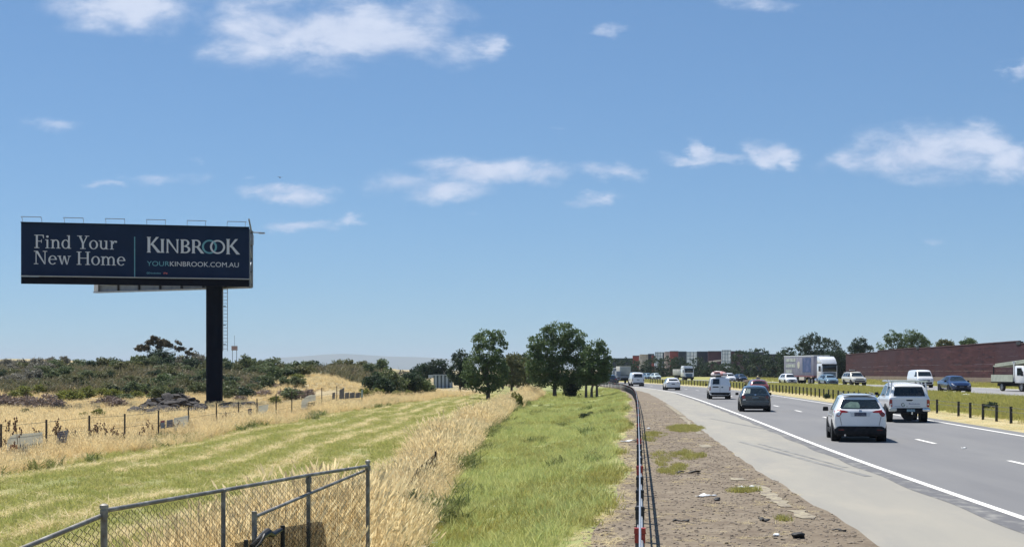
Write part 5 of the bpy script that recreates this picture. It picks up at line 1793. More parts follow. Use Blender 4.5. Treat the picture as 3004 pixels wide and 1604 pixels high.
def loft(st, sx=1., sy=1., sz=1., levels=2):
    V, FQ = [], []
    rings = []
    for (y, zs_, wl_, zm, wm, zb_, wb_, zr, wr) in st:
        k = min(.075, (zr - zb_) * .45)
        half = [(0, zs_), (wl_ * .88, zs_), (wl_, zs_ + .07), (wm, zm), (wm * .5 + wb_ * .5 + .012, zm * .35 + zb_ * .65), (wb_, zb_), (wr, zr - k), (wr * .84, zr - .004), (0, zr + .025)]
        ring = [(x, y, z) for (x, z) in half] + [(-x, y, z) for (x, z) in half[-2:0:-1]]
        rings.append(len(V))
        V += [(x * sx, yy * sy, z * sz) for (x, yy, z) in ring]
    n = 16
    for j in range(len(st) - 1):
        a, b = rings[j], rings[j + 1]
        for i in range(n):
            FQ.append((a + i, a + (i + 1) % n, b + (i + 1) % n, b + i))
    for e in (0, len(st) - 1):
        a = rings[e]
        for i in range(8):
            q = [a + i, a + i + 1, a + (n - i - 1) % n, a + (n - i) % n]
            q = list(dict.fromkeys(q))
            FQ.append(tuple(q))
    me = bpy.data.meshes.new('body')
    me.from_pydata(V, [], FQ)
    bm = bmesh.new()
    bm.from_mesh(me)
    bmesh.ops.recalc_face_normals(bm, faces=bm.faces)
    cl = bm.edges.layers.float.new('crease_edge')
    endv = set(range(rings[0], rings[0] + n)) | set(range(rings[-1], rings[-1] + n))
    for e in bm.edges:
        i0, i1 = e.verts[0].index, e.verts[1].index
        if i0 in endv and i1 in endv:
            e[cl] = .35
        if i0 % n == i1 % n and i0 % n in (5, 11, 6, 10):
            e[cl] = .35
    bm.to_mesh(me)
    bm.free()
    ob = bpy.data.objects.new('tmp', me)
    C.objects.link(ob)
    s = ob.modifiers.new('s', 'SUBSURF')
    s.levels = levels
    s.render_levels = levels
    bpy.context.view_layer.update()
    out = bpy.data.meshes.new_from_object(ob.evaluated_get(bpy.context.evaluated_depsgraph_get()))
    bpy.data.objects.remove(ob)
    out.shade_smooth()
    bm = bmesh.new()
    bm.from_mesh(out)
    bvh = BVHTree.FromBMesh(bm)
    bm.free()
    return out, bvh


def decal(poly, side, bvh, name, m, parent, off=.008, step=.14, thick=.02):
    """a thin panel shaped by an outline and laid on the body surface. side: rear/front use (x,z), left/right use (y,z)"""
    bm = bmesh.new()
    vs_ = [bm.verts.new((p[0], 0, p[1])) for p in poly]
    bm.faces.new(vs_)
    xs = [p[0] for p in poly]
    zs_ = [p[1] for p in poly]
    for k in range(1, int((max(xs) - min(xs)) / step) + 1):
        bmesh.ops.bisect_plane(bm, geom=bm.verts[:] + bm.edges[:] + bm.faces[:], plane_co=(min(xs) + k * step, 0, 0), plane_no=(1, 0, 0))
    for k in range(1, int((max(zs_) - min(zs_)) / step) + 1):
        bmesh.ops.bisect_plane(bm, geom=bm.verts[:] + bm.edges[:] + bm.faces[:], plane_co=(0, 0, min(zs_) + k * step), plane_no=(0, 0, 1))
    D = {'rear': Vector((0, 1, 0)), 'front': Vector((0, -1, 0)), 'left': Vector((1, 0, 0)), 'right': Vector((-1, 0, 0))}[side]
    last = None
    for v in bm.verts:
        a, z = v.co.x, v.co.z
        o = Vector((a, -9, z)) if side == 'rear' else Vector((a, 9, z)) if side == 'front' else Vector((-9, a, z)) if side == 'left' else Vector((9, a, z))
        h = None
        for shrink, dz_ in ((1, 0), (.97, 0), (.94, .03), (.92, .06), (.9, .1), (.88, .14), (.85, .2), (.8, .26), (.75, -.1)):
            oo = o.copy()
            if side in ('rear', 'front'):
                oo.x *= shrink
            oo.z += dz_
            h = bvh.ray_cast(oo, D)[0]
            if h is not None:
                break
        if h is None:
            h = last or o + D * 8
        last = h
        v.co = Vector((a if side in ('rear', 'front') else h.x, h.y if side in ('rear', 'front') else a, z)) - D * off
    bmesh.ops.recalc_face_normals(bm, faces=bm.faces)
    f0 = bm.faces[:][0] if len(bm.faces) else None
    me = bpy.data.meshes.new(name)
    if f0 is not None and sum((f.normal.dot(D) for f in bm.faces)) > 0:
        bmesh.ops.reverse_faces(bm, faces=bm.faces)
    r_ = bmesh.ops.solidify(bm, geom=bm.faces[:], thickness=thick)
    bm.to_mesh(me)
    bm.free()
    me.materials.append(m)
    o = link(name, me, parent)
    return o


def mir(p):
    return [(-x, z) for (x, z) in p][::-1]


def vehicle(name, label, st, pm, cat, px, Y, own=True, sx=1., sy=1., sz=1., wr_=.33, axle=None, yaw=0., z=None, levels=2, curve_=None):
    crv = curve_ or (edge if own else opp_l)
    y_c = Y
    sl_ = float(crv(y_c + 2) - crv(y_c - 2)) / 4
    rz = -math.atan(sl_) + yaw if own else math.pi - math.atan(sl_) + yaw
    L_ = (st[-1][0] - st[0][0]) * sy
    fwd = Vector((-math.sin(rz), math.cos(rz), 0))
    nearp = Vector(((px - 1502) / F * Y, Y, 0))
    c_ = nearp + (fwd if own else -fwd) * L_ / 2
    c_.z = zs1(c_.x, c_.y) if z is None else z
    e = empty(name, c_, rz, label, cat)
    me, bvh = loft(st, sx, sy, sz, levels)
    me.materials.append(pm)
    body = link('body', me, e)
    ty, rim = wheel_mesh(wr_, .21)
    W_ = st[5][4] * sx
    ax = axle or (st[0][0] * sy + .86 * sy, st[-1][0] * sy - .86 * sy)
    for ay in ax:
        for s in (-1, 1):
            w_ = link('wheel', ty, e)
            w_.location = (s * (W_ - .115), ay, wr_)
            w_.rotation_euler.z = 0 if s > 0 else math.pi
            link('rim', rim, w_)
            wl2 = MB().tube([(s * (W_ - .30), ay, wr_ + .02), (s * (W_ + .006), ay, wr_ + .02)], wr_ + .055, 24).build('wheel_arch', M_trim, e)
    MB().box((0, 0, (st[5][1]) * sz - .02), (W_ * 1.6, L_ * .86, .12)).build('underbody', M_trim, e)
    return e, bvh, body


def side_glass(e, bvh, polys):
    for p in polys:
        decal(p, 'left', bvh, 'side_window', M_glass, e)
        decal(p, 'right', bvh, 'side_window', M_glass, e)


def mirrors(e, y, z, w, m=M_trim):
    for s in (-1, 1):
        o = MB().box((s * (w + .10), y, z), (.2, .1, .15), taper=.85).build('mirror', m, e, bevel=.025)


def plate(e, bvh, side, z, m=M_plate, w=.19, h=.055):
    return decal([(-w, z - h), (w, z - h), (w, z + h), (-w, z + h)], side, bvh, 'number_plate', m, e, .016)


def rear_set(e, bvh, sx=1, sz=1, glass=((-.60, 1.14), (.60, 1.14), (.50, 1.43), (-.50, 1.43)), light=((-.80, .82), (-.56, .82), (-.52, .98), (-.78, 1.0)), bump=(.40, .52), lens=M_tail, pl=.80):
    T = lambda p: [(x * sx, z * sz) for (x, z) in p]
    decal(T(glass), 'rear', bvh, 'rear_window', M_glass, e)
    decal(T(light), 'rear', bvh, 'tail_light', lens, e, .014)
    decal(T(mir(light)), 'rear', bvh, 'tail_light', lens, e, .014)
    MB().prism(T([(-.76, .26), (.76, .26), (.80, bump[1] - .06), (-.80, bump[1] - .06)]), -2.18, -1.85, 'xz').build('bumper_trim', M_trim, e, bevel=.03)
    plate(e, bvh, 'rear', pl * sz)


def front_set(e, bvh, sx=1, sz=1, glass=((-.66, 1.06), (.66, 1.06), (.55, 1.47), (-.55, 1.47)), light=((-.74, .64), (-.46, .62), (-.48, .72), (-.72, .78)), grille=((-.42, .56), (.42, .56), (.46, .70), (-.46, .70)), low=((-.58, .36), (.58, .36), (.62, .48), (-.62, .48)), lens=M_lens):
    T = lambda p: [(x * sx, z * sz) for (x, z) in p]
    decal(T(glass), 'front', bvh, 'windscreen', M_glass, e)
    decal(T(light), 'front', bvh, 'headlight', lens, e, .012)
    decal(T(mir(light)), 'front', bvh, 'headlight', lens, e, .012)
    decal(T(grille), 'front', bvh, 'grille', M_trim, e, .010)
    decal(T(low), 'front', bvh, 'bumper_trim', M_trim, e, .010)
    plate(e, bvh, 'front', .52 * sz)


SG_suv = [[(-1.25, 1.07), (-.28, 1.04), (-.28, 1.47), (-1.0, 1.46), (-1.2, 1.30)], [(-.18, 1.04), (.95, 1.01), (.60, 1.43), (.48, 1.46), (-.18, 1.47)]]
SG_sed = [[(-1.15, 1.02), (-.28, 1.0), (-.28, 1.35), (-.72, 1.33)], [(-.18, 1.0), (.95, .97), (.42, 1.33), (-.18, 1.35)]]
SG_van = [[(.0, 1.17), (1.05, 1.12), (.70, 1.62), (.0, 1.68)]]

# 1 white compact suv, the nearest
e, bv, body = vehicle('car', 'white compact suv nearest the camera, seen from behind', SUV, P_white, 'car', 2524, 48.6, wr_=.335, yaw=R(-4.5))
side_glass(e, bv, SG_suv)
rw = decal([(-.665, 1.135), (-.60, 1.105), (.60, 1.105), (.665, 1.135), (.60, 1.28), (.545, 1.405), (-.545, 1.405), (-.60, 1.28)], 'rear', bv, 'rear_window', M_glass, e)
decal([(-.56, 1.14), (-.02, 1.13), (.0, 1.22), (-.06, 1.32), (-.30, 1.34), (-.46, 1.27)], 'rear', bv, 'glass_reflection_panel', mat('seat_through_glass', (.13, .19, .16), .15, noise=[(5, 4, (.05, .08, .075), .4, .65)]), rw, .014)  # reflection in the rear glass, painted as a dull green patch
TL = [(-.835, 1.035), (-.70, 1.075), (-.50, 1.05), (-.385, 1.015), (-.43, .985), (-.60, .98), (-.635, .90), (-.70, .845), (-.775, .86), (-.82, .95)]
for p in (TL, mir(TL)):
    t_ = decal(p, 'rear', bv, 'tail_light', M_tail, e, .016, .1)
    s = -1 if p[0][0] < 0 else 1
    decal([(s * .78, .99), (s * .66, .985), (s * .66, .90), (s * .73, .87)], 'rear', bv, 'light_insert', M_lens if s < 0 else M_taild, t_, .026, .1)
MB().prism([(-.80, .24), (.80, .24), (.86, .40), (.80, .47), (.70, .53), (-.70, .53), (-.80, .47), (-.86, .40)], -2.20, -1.80, 'xz').build('lower_bumper', M_trim, e, bevel=.03)
for s in (-1, 1):
    decal([(s * .60, .56), (s * .61, .56), (s * .675, .86), (s * .665, .86)], 'rear', bv, 'tailgate_seam', M_trim, e, .012, .3)
MB().tube([(.02, -2.06, 1.13), (.25, -2.0, 1.19)], .012, 5).build('wiper', M_trim, e)
for s in (-1, 1):
    MB().box((s * .62, -2.205, .41), (.18, .02, .035)).build('reflector', M_taild, e)
plate(e, bv, 'rear', .925, M_plate, .195, .062)
decal([(-.30, .845), (.30, .845), (.34, .995), (-.34, .995)], 'rear', bv, 'plate_recess', mat('paint_shadow_grey', (.60, .63, .66), .3), e, .009)  # shade of the recess painted as a flat greyer panel
decal([(-.045, 1.02), (.045, 1.02), (.04, 1.07), (-.04, 1.07)], 'rear', bv, 'badge', M_chrome, e, .014)
MB().box((0, -1.58, 1.55), (1.08, .30, .035)).build('spoiler', P_white, e, bevel=.012)
mirrors(e, .85, 1.03, .86)
MB().tube([(.0, -1.25, 1.60), (.0, -1.42, 1.72)], .012, 5).build('aerial', M_trim, e)
for s in (-1, 1):
    MB().box((s * .50, -.35, 1.60), (.03, 1.6, .03)).build('roof_rail', M_chrome, e)
    MB().box((s * .88, .3, .33), (.05, 2.2, .12)).build('side_sill', M_trim, e)
    for y in (-.45, .45):
        MB().box((s * .885, y, .86), (.03, .2, .035)).build('door_handle', P_white, e)
MB().tube([(-.5, -2.06, .24), (-.5, -2.2, .23)], .035, 8).build('exhaust', M_chrome, e)

# 2 white dual cab utility with canopy and racks
e, bv, body = vehicle('utility_truck', 'white dual cab ute with canopy, roof racks and logo on tailgate', UTE, P_white, 'ute', 2668, 66.5, wr_=.385, axle=(-1.40, 1.62), yaw=R(-2.5))
side_glass(e, bv, [[(-2.15, 1.22), (-1.15, 1.22), (-1.15, 1.62), (-2.0, 1.62)], [(-.95, 1.22), (-.15, 1.20), (-.15, 1.66), (-.9, 1.66)], [(-.05, 1.20), (1.0, 1.19), (.68, 1.62), (-.05, 1.68)]])
decal([(-.70, 1.20), (.70, 1.20), (.665, 1.40), (.60, 1.63), (-.60, 1.63), (-.665, 1.40)], 'rear', bv, 'rear_window', M_glass, e)
TL = [(-.885, .70), (-.765, .715), (-.765, 1.04), (-.87, 1.06), (-.90, .95)]
for p in (TL, mir(TL)):
    t_ = decal(p, 'rear', bv, 'tail_light', M_tail, e, .022, .1)
    s = -1 if p[0][0] < 0 else 1
    decal([(s * .86, .80), (s * .79, .80), (s * .79, .86), (s * .865, .86)], 'rear', bv, 'light_insert', M_lens, t_, .032, .1)
decal([(-.155, 1.03), (-.10, .985), (.10, .985), (.155, 1.03), (.14, 1.045), (-.14, 1.045)], 'rear', bv, 'tailgate_handle', M_trim, e, .018)
tg = decal([(-.74, .685), (.74, .685), (.75, 1.055), (-.75, 1.055)], 'rear', bv, 'tailgate', mat('paint_tailgate', (.66, .69, .73), .3, 0, .8), e, .010)
gl = []
for k, p in enumerate(arc(-.285, .81, .088, .088, 60, 345, .028, .028, 9)):
    decal(p, 'rear', bv, 'logo_ring', mat('logo_dark', (.02, .05, .05), .5), tg, .020, .3)
decal([(-.28, .80), (-.20, .80), (-.20, .83), (-.25, .83)], 'rear', bv, 'logo_bar', mat('logo_green', (.05, .28, .18), .5), tg, .020)
for k in range(9):
    x = -.03 + k * .055
    h = .07 if k == 0 else .035 + .012 * (k % 2)
    decal([(x, .83), (x + .035, .835), (x + .04, .835 + h), (x + .012, .83 + h)], 'rear', bv, 'lettering', mat('script_blue', (.10, .13, .26), .5), tg, .020, .3)
for (x0, x1) in ((-.66, -.40), (-.16, -.06), (.02, .48)):
    decal([(x0, .735), (x1, .735), (x1, .75), (x0, .75)], 'rear', bv, 'lettering', mat('script_grey', (.22, .30, .30), .5), tg, .020, .3)
decal([(-.55, .42), (.55, .42), (.60, .66), (-.60, .66)], 'rear', bv, 'bumper_step', M_trim, e, .03)
for s in (-1, 1):
    MB().box((s * .74, -2.62, .585), (.36, .16, .16)).build('bumper_end', M_chrome if s > 0 else P_offw, e, bevel=.04)
MB().box((0, -2.62, .52), (1.3, .14, .22)).build('step_bumper', M_trim, e, bevel=.03)
MB().box((.05, -2.71, .56), (.36, .02, .11)).build('number_plate', M_platew, e)
MB().box((.08, -2.78, .44), (.06, .2, .12)).build('tow_hitch', M_chrome, e)
MB().tube([(0, -1.9, .42), (0, -2.4, .36)], .3, 16).build('spare_wheel', M_tyre, e)
for s in (-1, 1):
    MB().tube([(s * .83, -2.42, 1.16), (s * .735, -2.36, 1.86)], .036, 8).build('rack_stay', P_white, e)
    MB().tube([(s * .83, -1.25, 1.16), (s * .735, -1.25, 1.86)], .036, 8).build('rack_stay', P_white, e)
    MB().tube([(s * .735, -2.42, 1.87), (s * .735, .45, 1.90)], .024, 8).build('rack_rail', P_white, e)
for y in (-2.36, -1.25, -.4, .3):
    MB().box((0, y, 1.875), (1.66, .11, .075)).build('rack_bar', P_white if y > -2 else M_chrome, e)
mirrors(e, .88, 1.26, .93)

# 3 dark wagon
e, bv, body = vehicle('car', 'dark teal hatchback in the left lane ahead of white suv', SUV, P_teal, 'car', 2216, 83.6, sx=1.0, sz=.94, wr_=.32, yaw=R(-3))
side_glass(e, bv, [[(y, z * .94) for (y, z) in p] for p in SG_suv])
rw = decal([(-.66, 1.05), (.66, 1.05), (.54, 1.33), (-.54, 1.33)], 'rear', bv, 'rear_window', M_glass, e)
decal([(-.60, 1.06), (-.30, 1.06), (-.26, 1.30), (-.46, 1.31)], 'rear', bv, 'glass_reflection_panel', mat('seat_pale_through_glass', (.34, .38, .34), .15, noise=[(5, 3, (.2, .24, .22), .4, .6)]), rw, .014)  # pale patch painted on the window as its reflection
TL = [(-.84, .76), (-.60, .76), (-.56, .92), (-.80, .94)]
for p in (TL, mir(TL)):
    decal(p, 'rear', bv, 'tail_light', M_tail if p[0][0] < 0 else M_taild, e, .016)
decal([(-.72, .66), (-.54, .67), (-.54, .72), (-.70, .72)], 'rear', bv, 'reversing_light', M_lens, e, .016)
decal([(-.76, .56), (.76, .56), (.77, .62), (-.77, .62)], 'rear', bv, 'bumper_crease', mat('paint_teal_light', (.05, .09, .11), .3, 0, .8), e, .012)  # light along the bumper crease, painted as a paler teal strip
MB().prism([(-.74, .24), (.74, .24), (.78, .38), (-.78, .38)], -2.17, -1.85, 'xz').build('lower_bumper', M_trim, e, bevel=.03)
plate(e, bv, 'rear', .82, mat('grey_plate', (.14, .19, .22), .5), .18, .05)
decal([(-.05, .93), (.05, .93), (.05, 1.02), (-.05, 1.02)], 'rear', bv, 'badge', M_chrome, e, .016)
mirrors(e, .85, .98, .86)

# 4 red car half hidden
e, bv, body = vehicle('car', 'dusty red hatchback half hidden behind the dark teal one', SUV, P_red, 'car', 2228, 128, sz=.98, wr_=.32)
side_glass(e, bv, SG_suv)
rear_set(e, bv, light=((-.80, .82), (-.58, .84), (-.60, 1.16), (-.70, 1.18)), lens=M_tail)
mirrors(e, .85, 1.02, .86)
MB().box((.05, -.6, 1.66), (.34, .2, .12)).build('roof_beacon', mat('beacon_blue', (.16, .2, .28), .5), e)

# 5 small white van with covered load on the roof
e, bv, body = vehicle('van', 'small white van carrying a red and white load on roof', VAN, P_white, 'van', 2112, 119, wr_=.325, yaw=R(-1.5))
side_glass(e, bv, SG_van)
decal([(-.60, 1.22), (-.04, 1.22), (-.04, 1.66), (-.54, 1.66)], 'rear', bv, 'rear_window', M_glass, e)
decal([(.0, .5), (.014, .5), (.014, 1.72), (.0, 1.72)], 'rear', bv, 'door_seam', M_trim, e)
TL = [(-.85, .72), (-.76, .72), (-.76, 1.02), (-.84, 1.02)]
for p in (TL, mir(TL)):
    decal(p, 'rear', bv, 'tail_light', M_tail, e, .014)
decal([(-.60, .96), (-.10, .96), (-.12, 1.05), (-.55, 1.05)], 'rear', bv, 'plate_recess', M_trim, e)
decal([(.12, .93), (.26, .93), (.26, 1.03), (.12, 1.03)], 'rear', bv, 'badge', mat('badge_blue', (.05, .10, .13), .4), e)
decal([(-.80, .36), (.80, .36), (.82, .55), (-.82, .55)], 'rear', bv, 'bumper', M_trim, e, .02)
mirrors(e, 1.05, 1.15, .88)
for y in (-1.7, -.5, .4):
    MB().box((0, y, 1.90), (1.4, .05, .05)).build('rack_bar', M_trim, e)
kx = empty('roof_load', e.matrix_basis @ Vector((0, -.7, 1.93)), e.rotation_euler.z, 'red and white wrapped load on the roof of small white van', 'load')
bm = bmesh.new()
bmesh.ops.create_uvsphere(bm, u_segments=20, v_segments=10, radius=1)
for v in bm.verts:
    v.co = Vector((v.co.x * .68, v.co.y * 1.45, max(v.co.z, -.2) * .30 * (1 if v.co.x > -.3 else 1.1) + .06))
me = bpy.data.meshes.new('hull')
bm.to_mesh(me)
bm.free()
link('hull', me, kx, mat('load_white', (.62, .56, .55), .5, noise=[(1.5, 4, (.50, .20, .18), .5, .62)]), True)
MB().box((-.25, -1.1, .28), (.5, .6, .06)).build('red_cover', mat('load_red', (.5, .10, .09), .5), kx, bevel=.02)

# 6 white hatch
e, bv, body = vehicle('car', 'small white hatchback ahead of the van with roof load', SUV, P_white, 'car', 1975, 171, sx=.98, sz=.93, wr_=.31, levels=1)
side_glass(e, bv, [[(y, z * .93) for (y, z) in p] for p in SG_suv])
rear_set(e, bv, 1, .93, glass=((-.60, 1.20), (.60, 1.20), (.50, 1.42), (-.50, 1.42)), light=((-.82, .92), (-.42, .98), (-.40, 1.02), (-.80, 1.06)), bump=(.30, .44), lens=M_taild)
mirrors(e, .85, .97, .86)

# 7 tall white van far ahead
e, bv, body = vehicle('van', 'tall white van far ahead in the left lane', HIACE, P_white, 'van', 1872, 212, sx=1.03, sz=1.04, wr_=.33, levels=1)
decal([(-.60, 1.30), (.60, 1.30), (.56, 1.80), (-.56, 1.80)], 'rear', bv, 'rear_window', M_glass, e)
for p in ([(-.86, .75), (-.76, .75), (-.76, 1.05), (-.85, 1.05)], [(.86, .75), (.76, .75), (.76, 1.05), (.85, 1.05)]):
    decal(p, 'rear', bv, 'tail_light', M_taild, e)
decal([(-.80, .40), (.80, .40), (.82, .55), (-.82, .55)], 'rear', bv, 'bumper', M_trim, e, .02)
plate(e, bv, 'rear', .95, mat('grey_plate', (.14, .19, .22), .5))
side_glass(e, bv, [[(.8, 1.25), (1.75, 1.22), (1.4, 1.75), (.8, 1.78)]])

# 8 dark car left of the flat truck
e, bv, body = vehicle('car', 'dark blue car low beside the beige box truck', SUV, P_navy, 'car', 1795, 236, wr_=.32, levels=1)
rear_set(e, bv)


def truck_wheel(e, x, y, r_=.48, w=.28):
    ty, rim = wheel_mesh(r_, w)
    o = link('wheel', ty, e)
    o.location = (x, y, r_)
    o.rotation_euler.z = 0 if x > 0 else math.pi
    link('rim', rim, o)


# 9 flat truck with beige container, rear view
px, Y = 1829, 250
sl_ = float(edge(Y + 2) - edge(Y - 2)) / 4
t = empty('truck', ((px - 1502) / F * Y, Y + 4, 0), -math.atan(sl_), 'beige box truck far ahead with low rear tray', 'truck')
MB().box((.35, .5, 2.20), (1.9, 5.0, 1.55)).build('box', mat('beige_panel', (.50, .49, .43), .6, noise=[(1, 3, (.44, .43, .38), .4, .6)]), t, bevel=.05)
for k in range(3):
    MB().box((.15, -2.01, 2.6 - k * .35), (1.0 - .15 * k, .02, .09)).build('lettering', mat('box_print', (.30, .31, .28), .6), t)
MB().box((0, .2, 1.2), (2.5, 7.5, .25)).build('tray', M_gpanel, t)
MB().box((-.9, -1.8, 1.75), (.8, 2.0, .8)).build('crate', M_gpanel, t, bevel=.03)
MB().box((0, -3.5, .85), (2.4, .12, .35)).build('rear_bar', M_gpanel, t)
MB().box((0, -3.58, .85), (1.3, .06, .2)).build('number_panel', M_trim, t)
for s in (-1, 1):
    MB().box((s * 1.0, -3.6, .98), (.3, .06, .14)).build('tail_light', M_taild, t)
    for y in (-2.6, -1.5, 3.2):
        truck_wheel(t, s * 1.05, y)
MB().box((0, 3.6, 1.9), (2.3, 1.7, 1.6)).build('cab', M_gpanel, t, bevel=.15)
MB().box((0, -.2, .75), (1.2, 7, .45)).build('chassis', M_trim, t)

# 10, 11 two pale cars far on the other side
for i, (px, Y, m_, lb) in enumerate(((1907, 366, P_lblue, 'pale blue car far away on other side, left of the pair'), (1931, 360, P_mint, 'pale mint car far away on other side, right of the pair'))):
    e, bv, body = vehicle('car', lb, SUV, m_, 'car', px, Y, own=False, wr_=.32, levels=1, yaw=R(6))
    side_glass(e, bv, SG_suv)
    front_set(e, bv)

# 12 white tipper, far
px, Y = 2016, 316
t = empty('truck', ((px - 1502) / F * Y, Y, zs1((px - 1502) / F * Y, Y)), math.pi + R(16), 'white cabbed tipper truck far away on the other side', 'truck')
MB().box((0, 0, 1.75), (2.35, 1.9, 1.7)).build('cab', P_white, t, bevel=.12)
MB().box((0, -.25, 2.92), (2.3, 1.5, .55), taper=.9).build('roof_fairing', P_white, t, bevel=.1)
MB().box((0, .93, 2.15), (2.0, .08, .75)).build('windscreen', M_glass, t, bevel=.02)
MB().box((0, .96, 2.62), (2.2, .14, .16)).build('sun_visor', M_trim, t)
MB().box((0, .95, 1.2), (1.6, .08, .7)).build('grille', mat('grille_blue', (.08, .14, .2), .4), t)
MB().box((0, 1.0, .65), (2.3, .2, .35)).build('bumper', M_trim, t, bevel=.04)
for s in (-1, 1):
    MB().box((s * .85, 1.05, .95), (.35, .06, .2)).build('headlight', M_lens, t)
    MB().box((s * 1.28, .75, 2.1), (.12, .12, .6)).build('mirror', M_trim, t)
    for y in (.2, -3.0, -4.2):
        truck_wheel(t, s * 1.0, y)
MB().box((0, -3.2, 1.85), (2.4, 4.2, 1.3)).build('tipper_body', mat('tipper_pale', (.50, .50, .48), .6, noise=[(2, 4, (.38, .38, .37), .4, .6)]), t, bevel=.05)
MB().box((0, -2.2, .85), (1.2, 6, .4)).build('chassis', M_trim, t)

# 13 white four wheel drive, 14 navy car
e, bv, body = vehicle('car', 'boxy white four wheel drive far on the other side', VAN, P_white, 'car', 2148, 284, own=False, sz=.95, wr_=.36, levels=1, yaw=R(6))
side_glass(e, bv, [[(-1.9, 1.15), (-.3, 1.13), (-.3, 1.6), (-1.8, 1.6)], [(-.2, 1.13), (1.0, 1.08), (.7, 1.55), (-.2, 1.6)]])
front_set(e, bv, 1, 1.0, glass=((-.68, 1.12), (.68, 1.12), (.60, 1.62), (-.60, 1.62)), light=((-.78, .70), (-.56, .70), (-.56, .84), (-.78, .86)), grille=((-.45, .66), (.45, .66), (.46, .84), (-.46, .84)))
e, bv, body = vehicle('car', 'dark navy hatchback far on the other side beside white four wheel drive', SUV, P_navy, 'car', 2182, 284, own=False, sz=.95, wr_=.32, levels=1, yaw=R(6))
side_glass(e, bv, SG_suv)
front_set(e, bv)

# 15 white suv before the semi
e, bv, body = vehicle('car', 'white suv on the other side beside truck trailer', SUV, P_white, 'car', 2324, 214, own=False, sz=1.03, wr_=.34, yaw=R(5))
side_glass(e, bv, SG_suv)
front_set(e, bv)
mirrors(e, .85, 1.06, .86, P_white)

# 16 semi trailer
fx, Y = 2434, 216.0
fwd = Vector((2.3, -15, 0)).normalized()
rz = math.atan2(-fwd.x, fwd.y)
fpt = Vector(((fx - 1502) / F * Y, Y, zs1((fx - 1502) / F * Y, Y)))
t = empty('semi_trailer_truck', fpt - fwd * 3, rz, 'white prime mover pulling a grey curtain sided trailer', 'truck')
M_curt = mat('curtain_grey', (.21, .21, .26), .6, noise=[(.9, 4, (.27, .26, .32), .4, .65, (1, 1, .3))])
cab = MB().box((0, 1.9, 1.95), (2.45, 2.1, 2.3)).build('cab', P_white, t, bevel=.14)
MB().prism([(.9, 3.1), (2.85, 3.1), (2.3, 3.75), (1.6, 4.12), (.9, 4.15)], -1.2, 1.2, 'yz').build('roof_fairing', P_white, t, bevel=.08)
MB().box((0, 2.95, 2.35), (2.15, .1, .95)).build('windscreen', M_glass, t, bevel=.02)
MB().box((0, 3.02, 2.93), (2.3, .2, .18)).build('sun_visor', M_trim, t)
MB().box((0, 2.97, 1.35), (1.9, .08, .85)).build('grille', mat('grille_grey', (.14, .18, .21), .4), t, bevel=.02)
MB().box((0, 3.0, .62), (2.4, .25, .45)).build('bumper', P_white, t, bevel=.06)
for s in (-1, 1):
    MB().box((s * 1.23, 2.1, 2.35), (.03, .9, .75)).build('side_window', M_glass, t)
    MB().box((s * 1.40, 2.75, 2.3), (.16, .14, .75)).build('mirror', M_trim, t)
    MB().box((s * .9, 3.14, .82), (.4, .05, .22)).build('headlight', M_lens, t)
    for y in (2.0, -1.2, -2.5, -10.5, -11.7, -12.9):
        truck_wheel(t, s * 1.05, y, .5)
    MB().tube([(s * 1.0, .2, .7), (s * 1.0, 1.0, .7)], .3, 12).build('fuel_tank', M_chrome, t)
MB().box((0, 0, .85), (1.1, 5.5, .4)).build('chassis', M_trim, t)
tr = MB().box((0, -6.9, 2.72), (2.5, 13.2, 3.0)).build('trailer', M_curt, t, bevel=.04)
MB().box((0, -6.9, 4.27), (2.54, 13.3, .12)).build('roof_rail', P_white, tr)
MB().box((0, -6.9, 1.2), (2.52, 13.25, .22)).build('side_rail', mat('rail_red', (.20, .08, .09), .6), tr)
for k in range(9):
    MB().box((1.262, -.6 - k * 1.55, 2.75), (.02, .05, 2.8)).build('curtain_strap', mat('strap_pale', (.42, .42, .46), .6), tr)
    MB().box((-1.262, -.6 - k * 1.55, 2.75), (.02, .05, 2.8)).build('curtain_strap', mat('strap_pale', (.42, .42, .46), .6), tr)
for s in (-1, 1):
    for j, (y0_, y1_) in enumerate(((-12.6, -8.2), (-12.6, -8.2), (-12.6, -9.8))):
        MB().box((s * 1.268, (y0_ + y1_) / 2, 3.65 - j * .85), (.02, y1_ - y0_, .5)).build('lettering', mat('sign_pale', (.46, .50, .44), .6, noise=[(2, 4, (.3, .32, .3), .45, .6)]), tr)
    MB().tube([(s * 1.26, -6.8, 2.9), (s * 1.275, -6.8, 2.9)], .55, 18).build('round_logo', mat('sign_cream', (.55, .53, .42), .6), tr)
    MB().box((s * 1.268, -3.2, 2.9), (.02, 3.6, 2.2)).build('blue_panel', mat('curtain_blue', (.05, .085, .19), .6, noise=[(.8, 4, (.12, .14, .26), .45, .65)]), tr)
MB().box((0, -7.5, .8), (1.0, 11, .3)).build('trailer_frame', M_trim, tr)
MB().box((1.1, -5.5, .85), (.3, 2.2, .5)).build('pallet_box', P_offw, tr)

# 17 pale blue hatch in front of the semi
e, bv, body = vehicle('car', 'pale blue hatchback in front of the white prime mover', SUV, P_lblue, 'car', 2444, 198, own=False, sz=.95, wr_=.32, yaw=R(6))
side_glass(e, bv, SG_suv)
front_set(e, bv)
mirrors(e, .85, .98, .86)
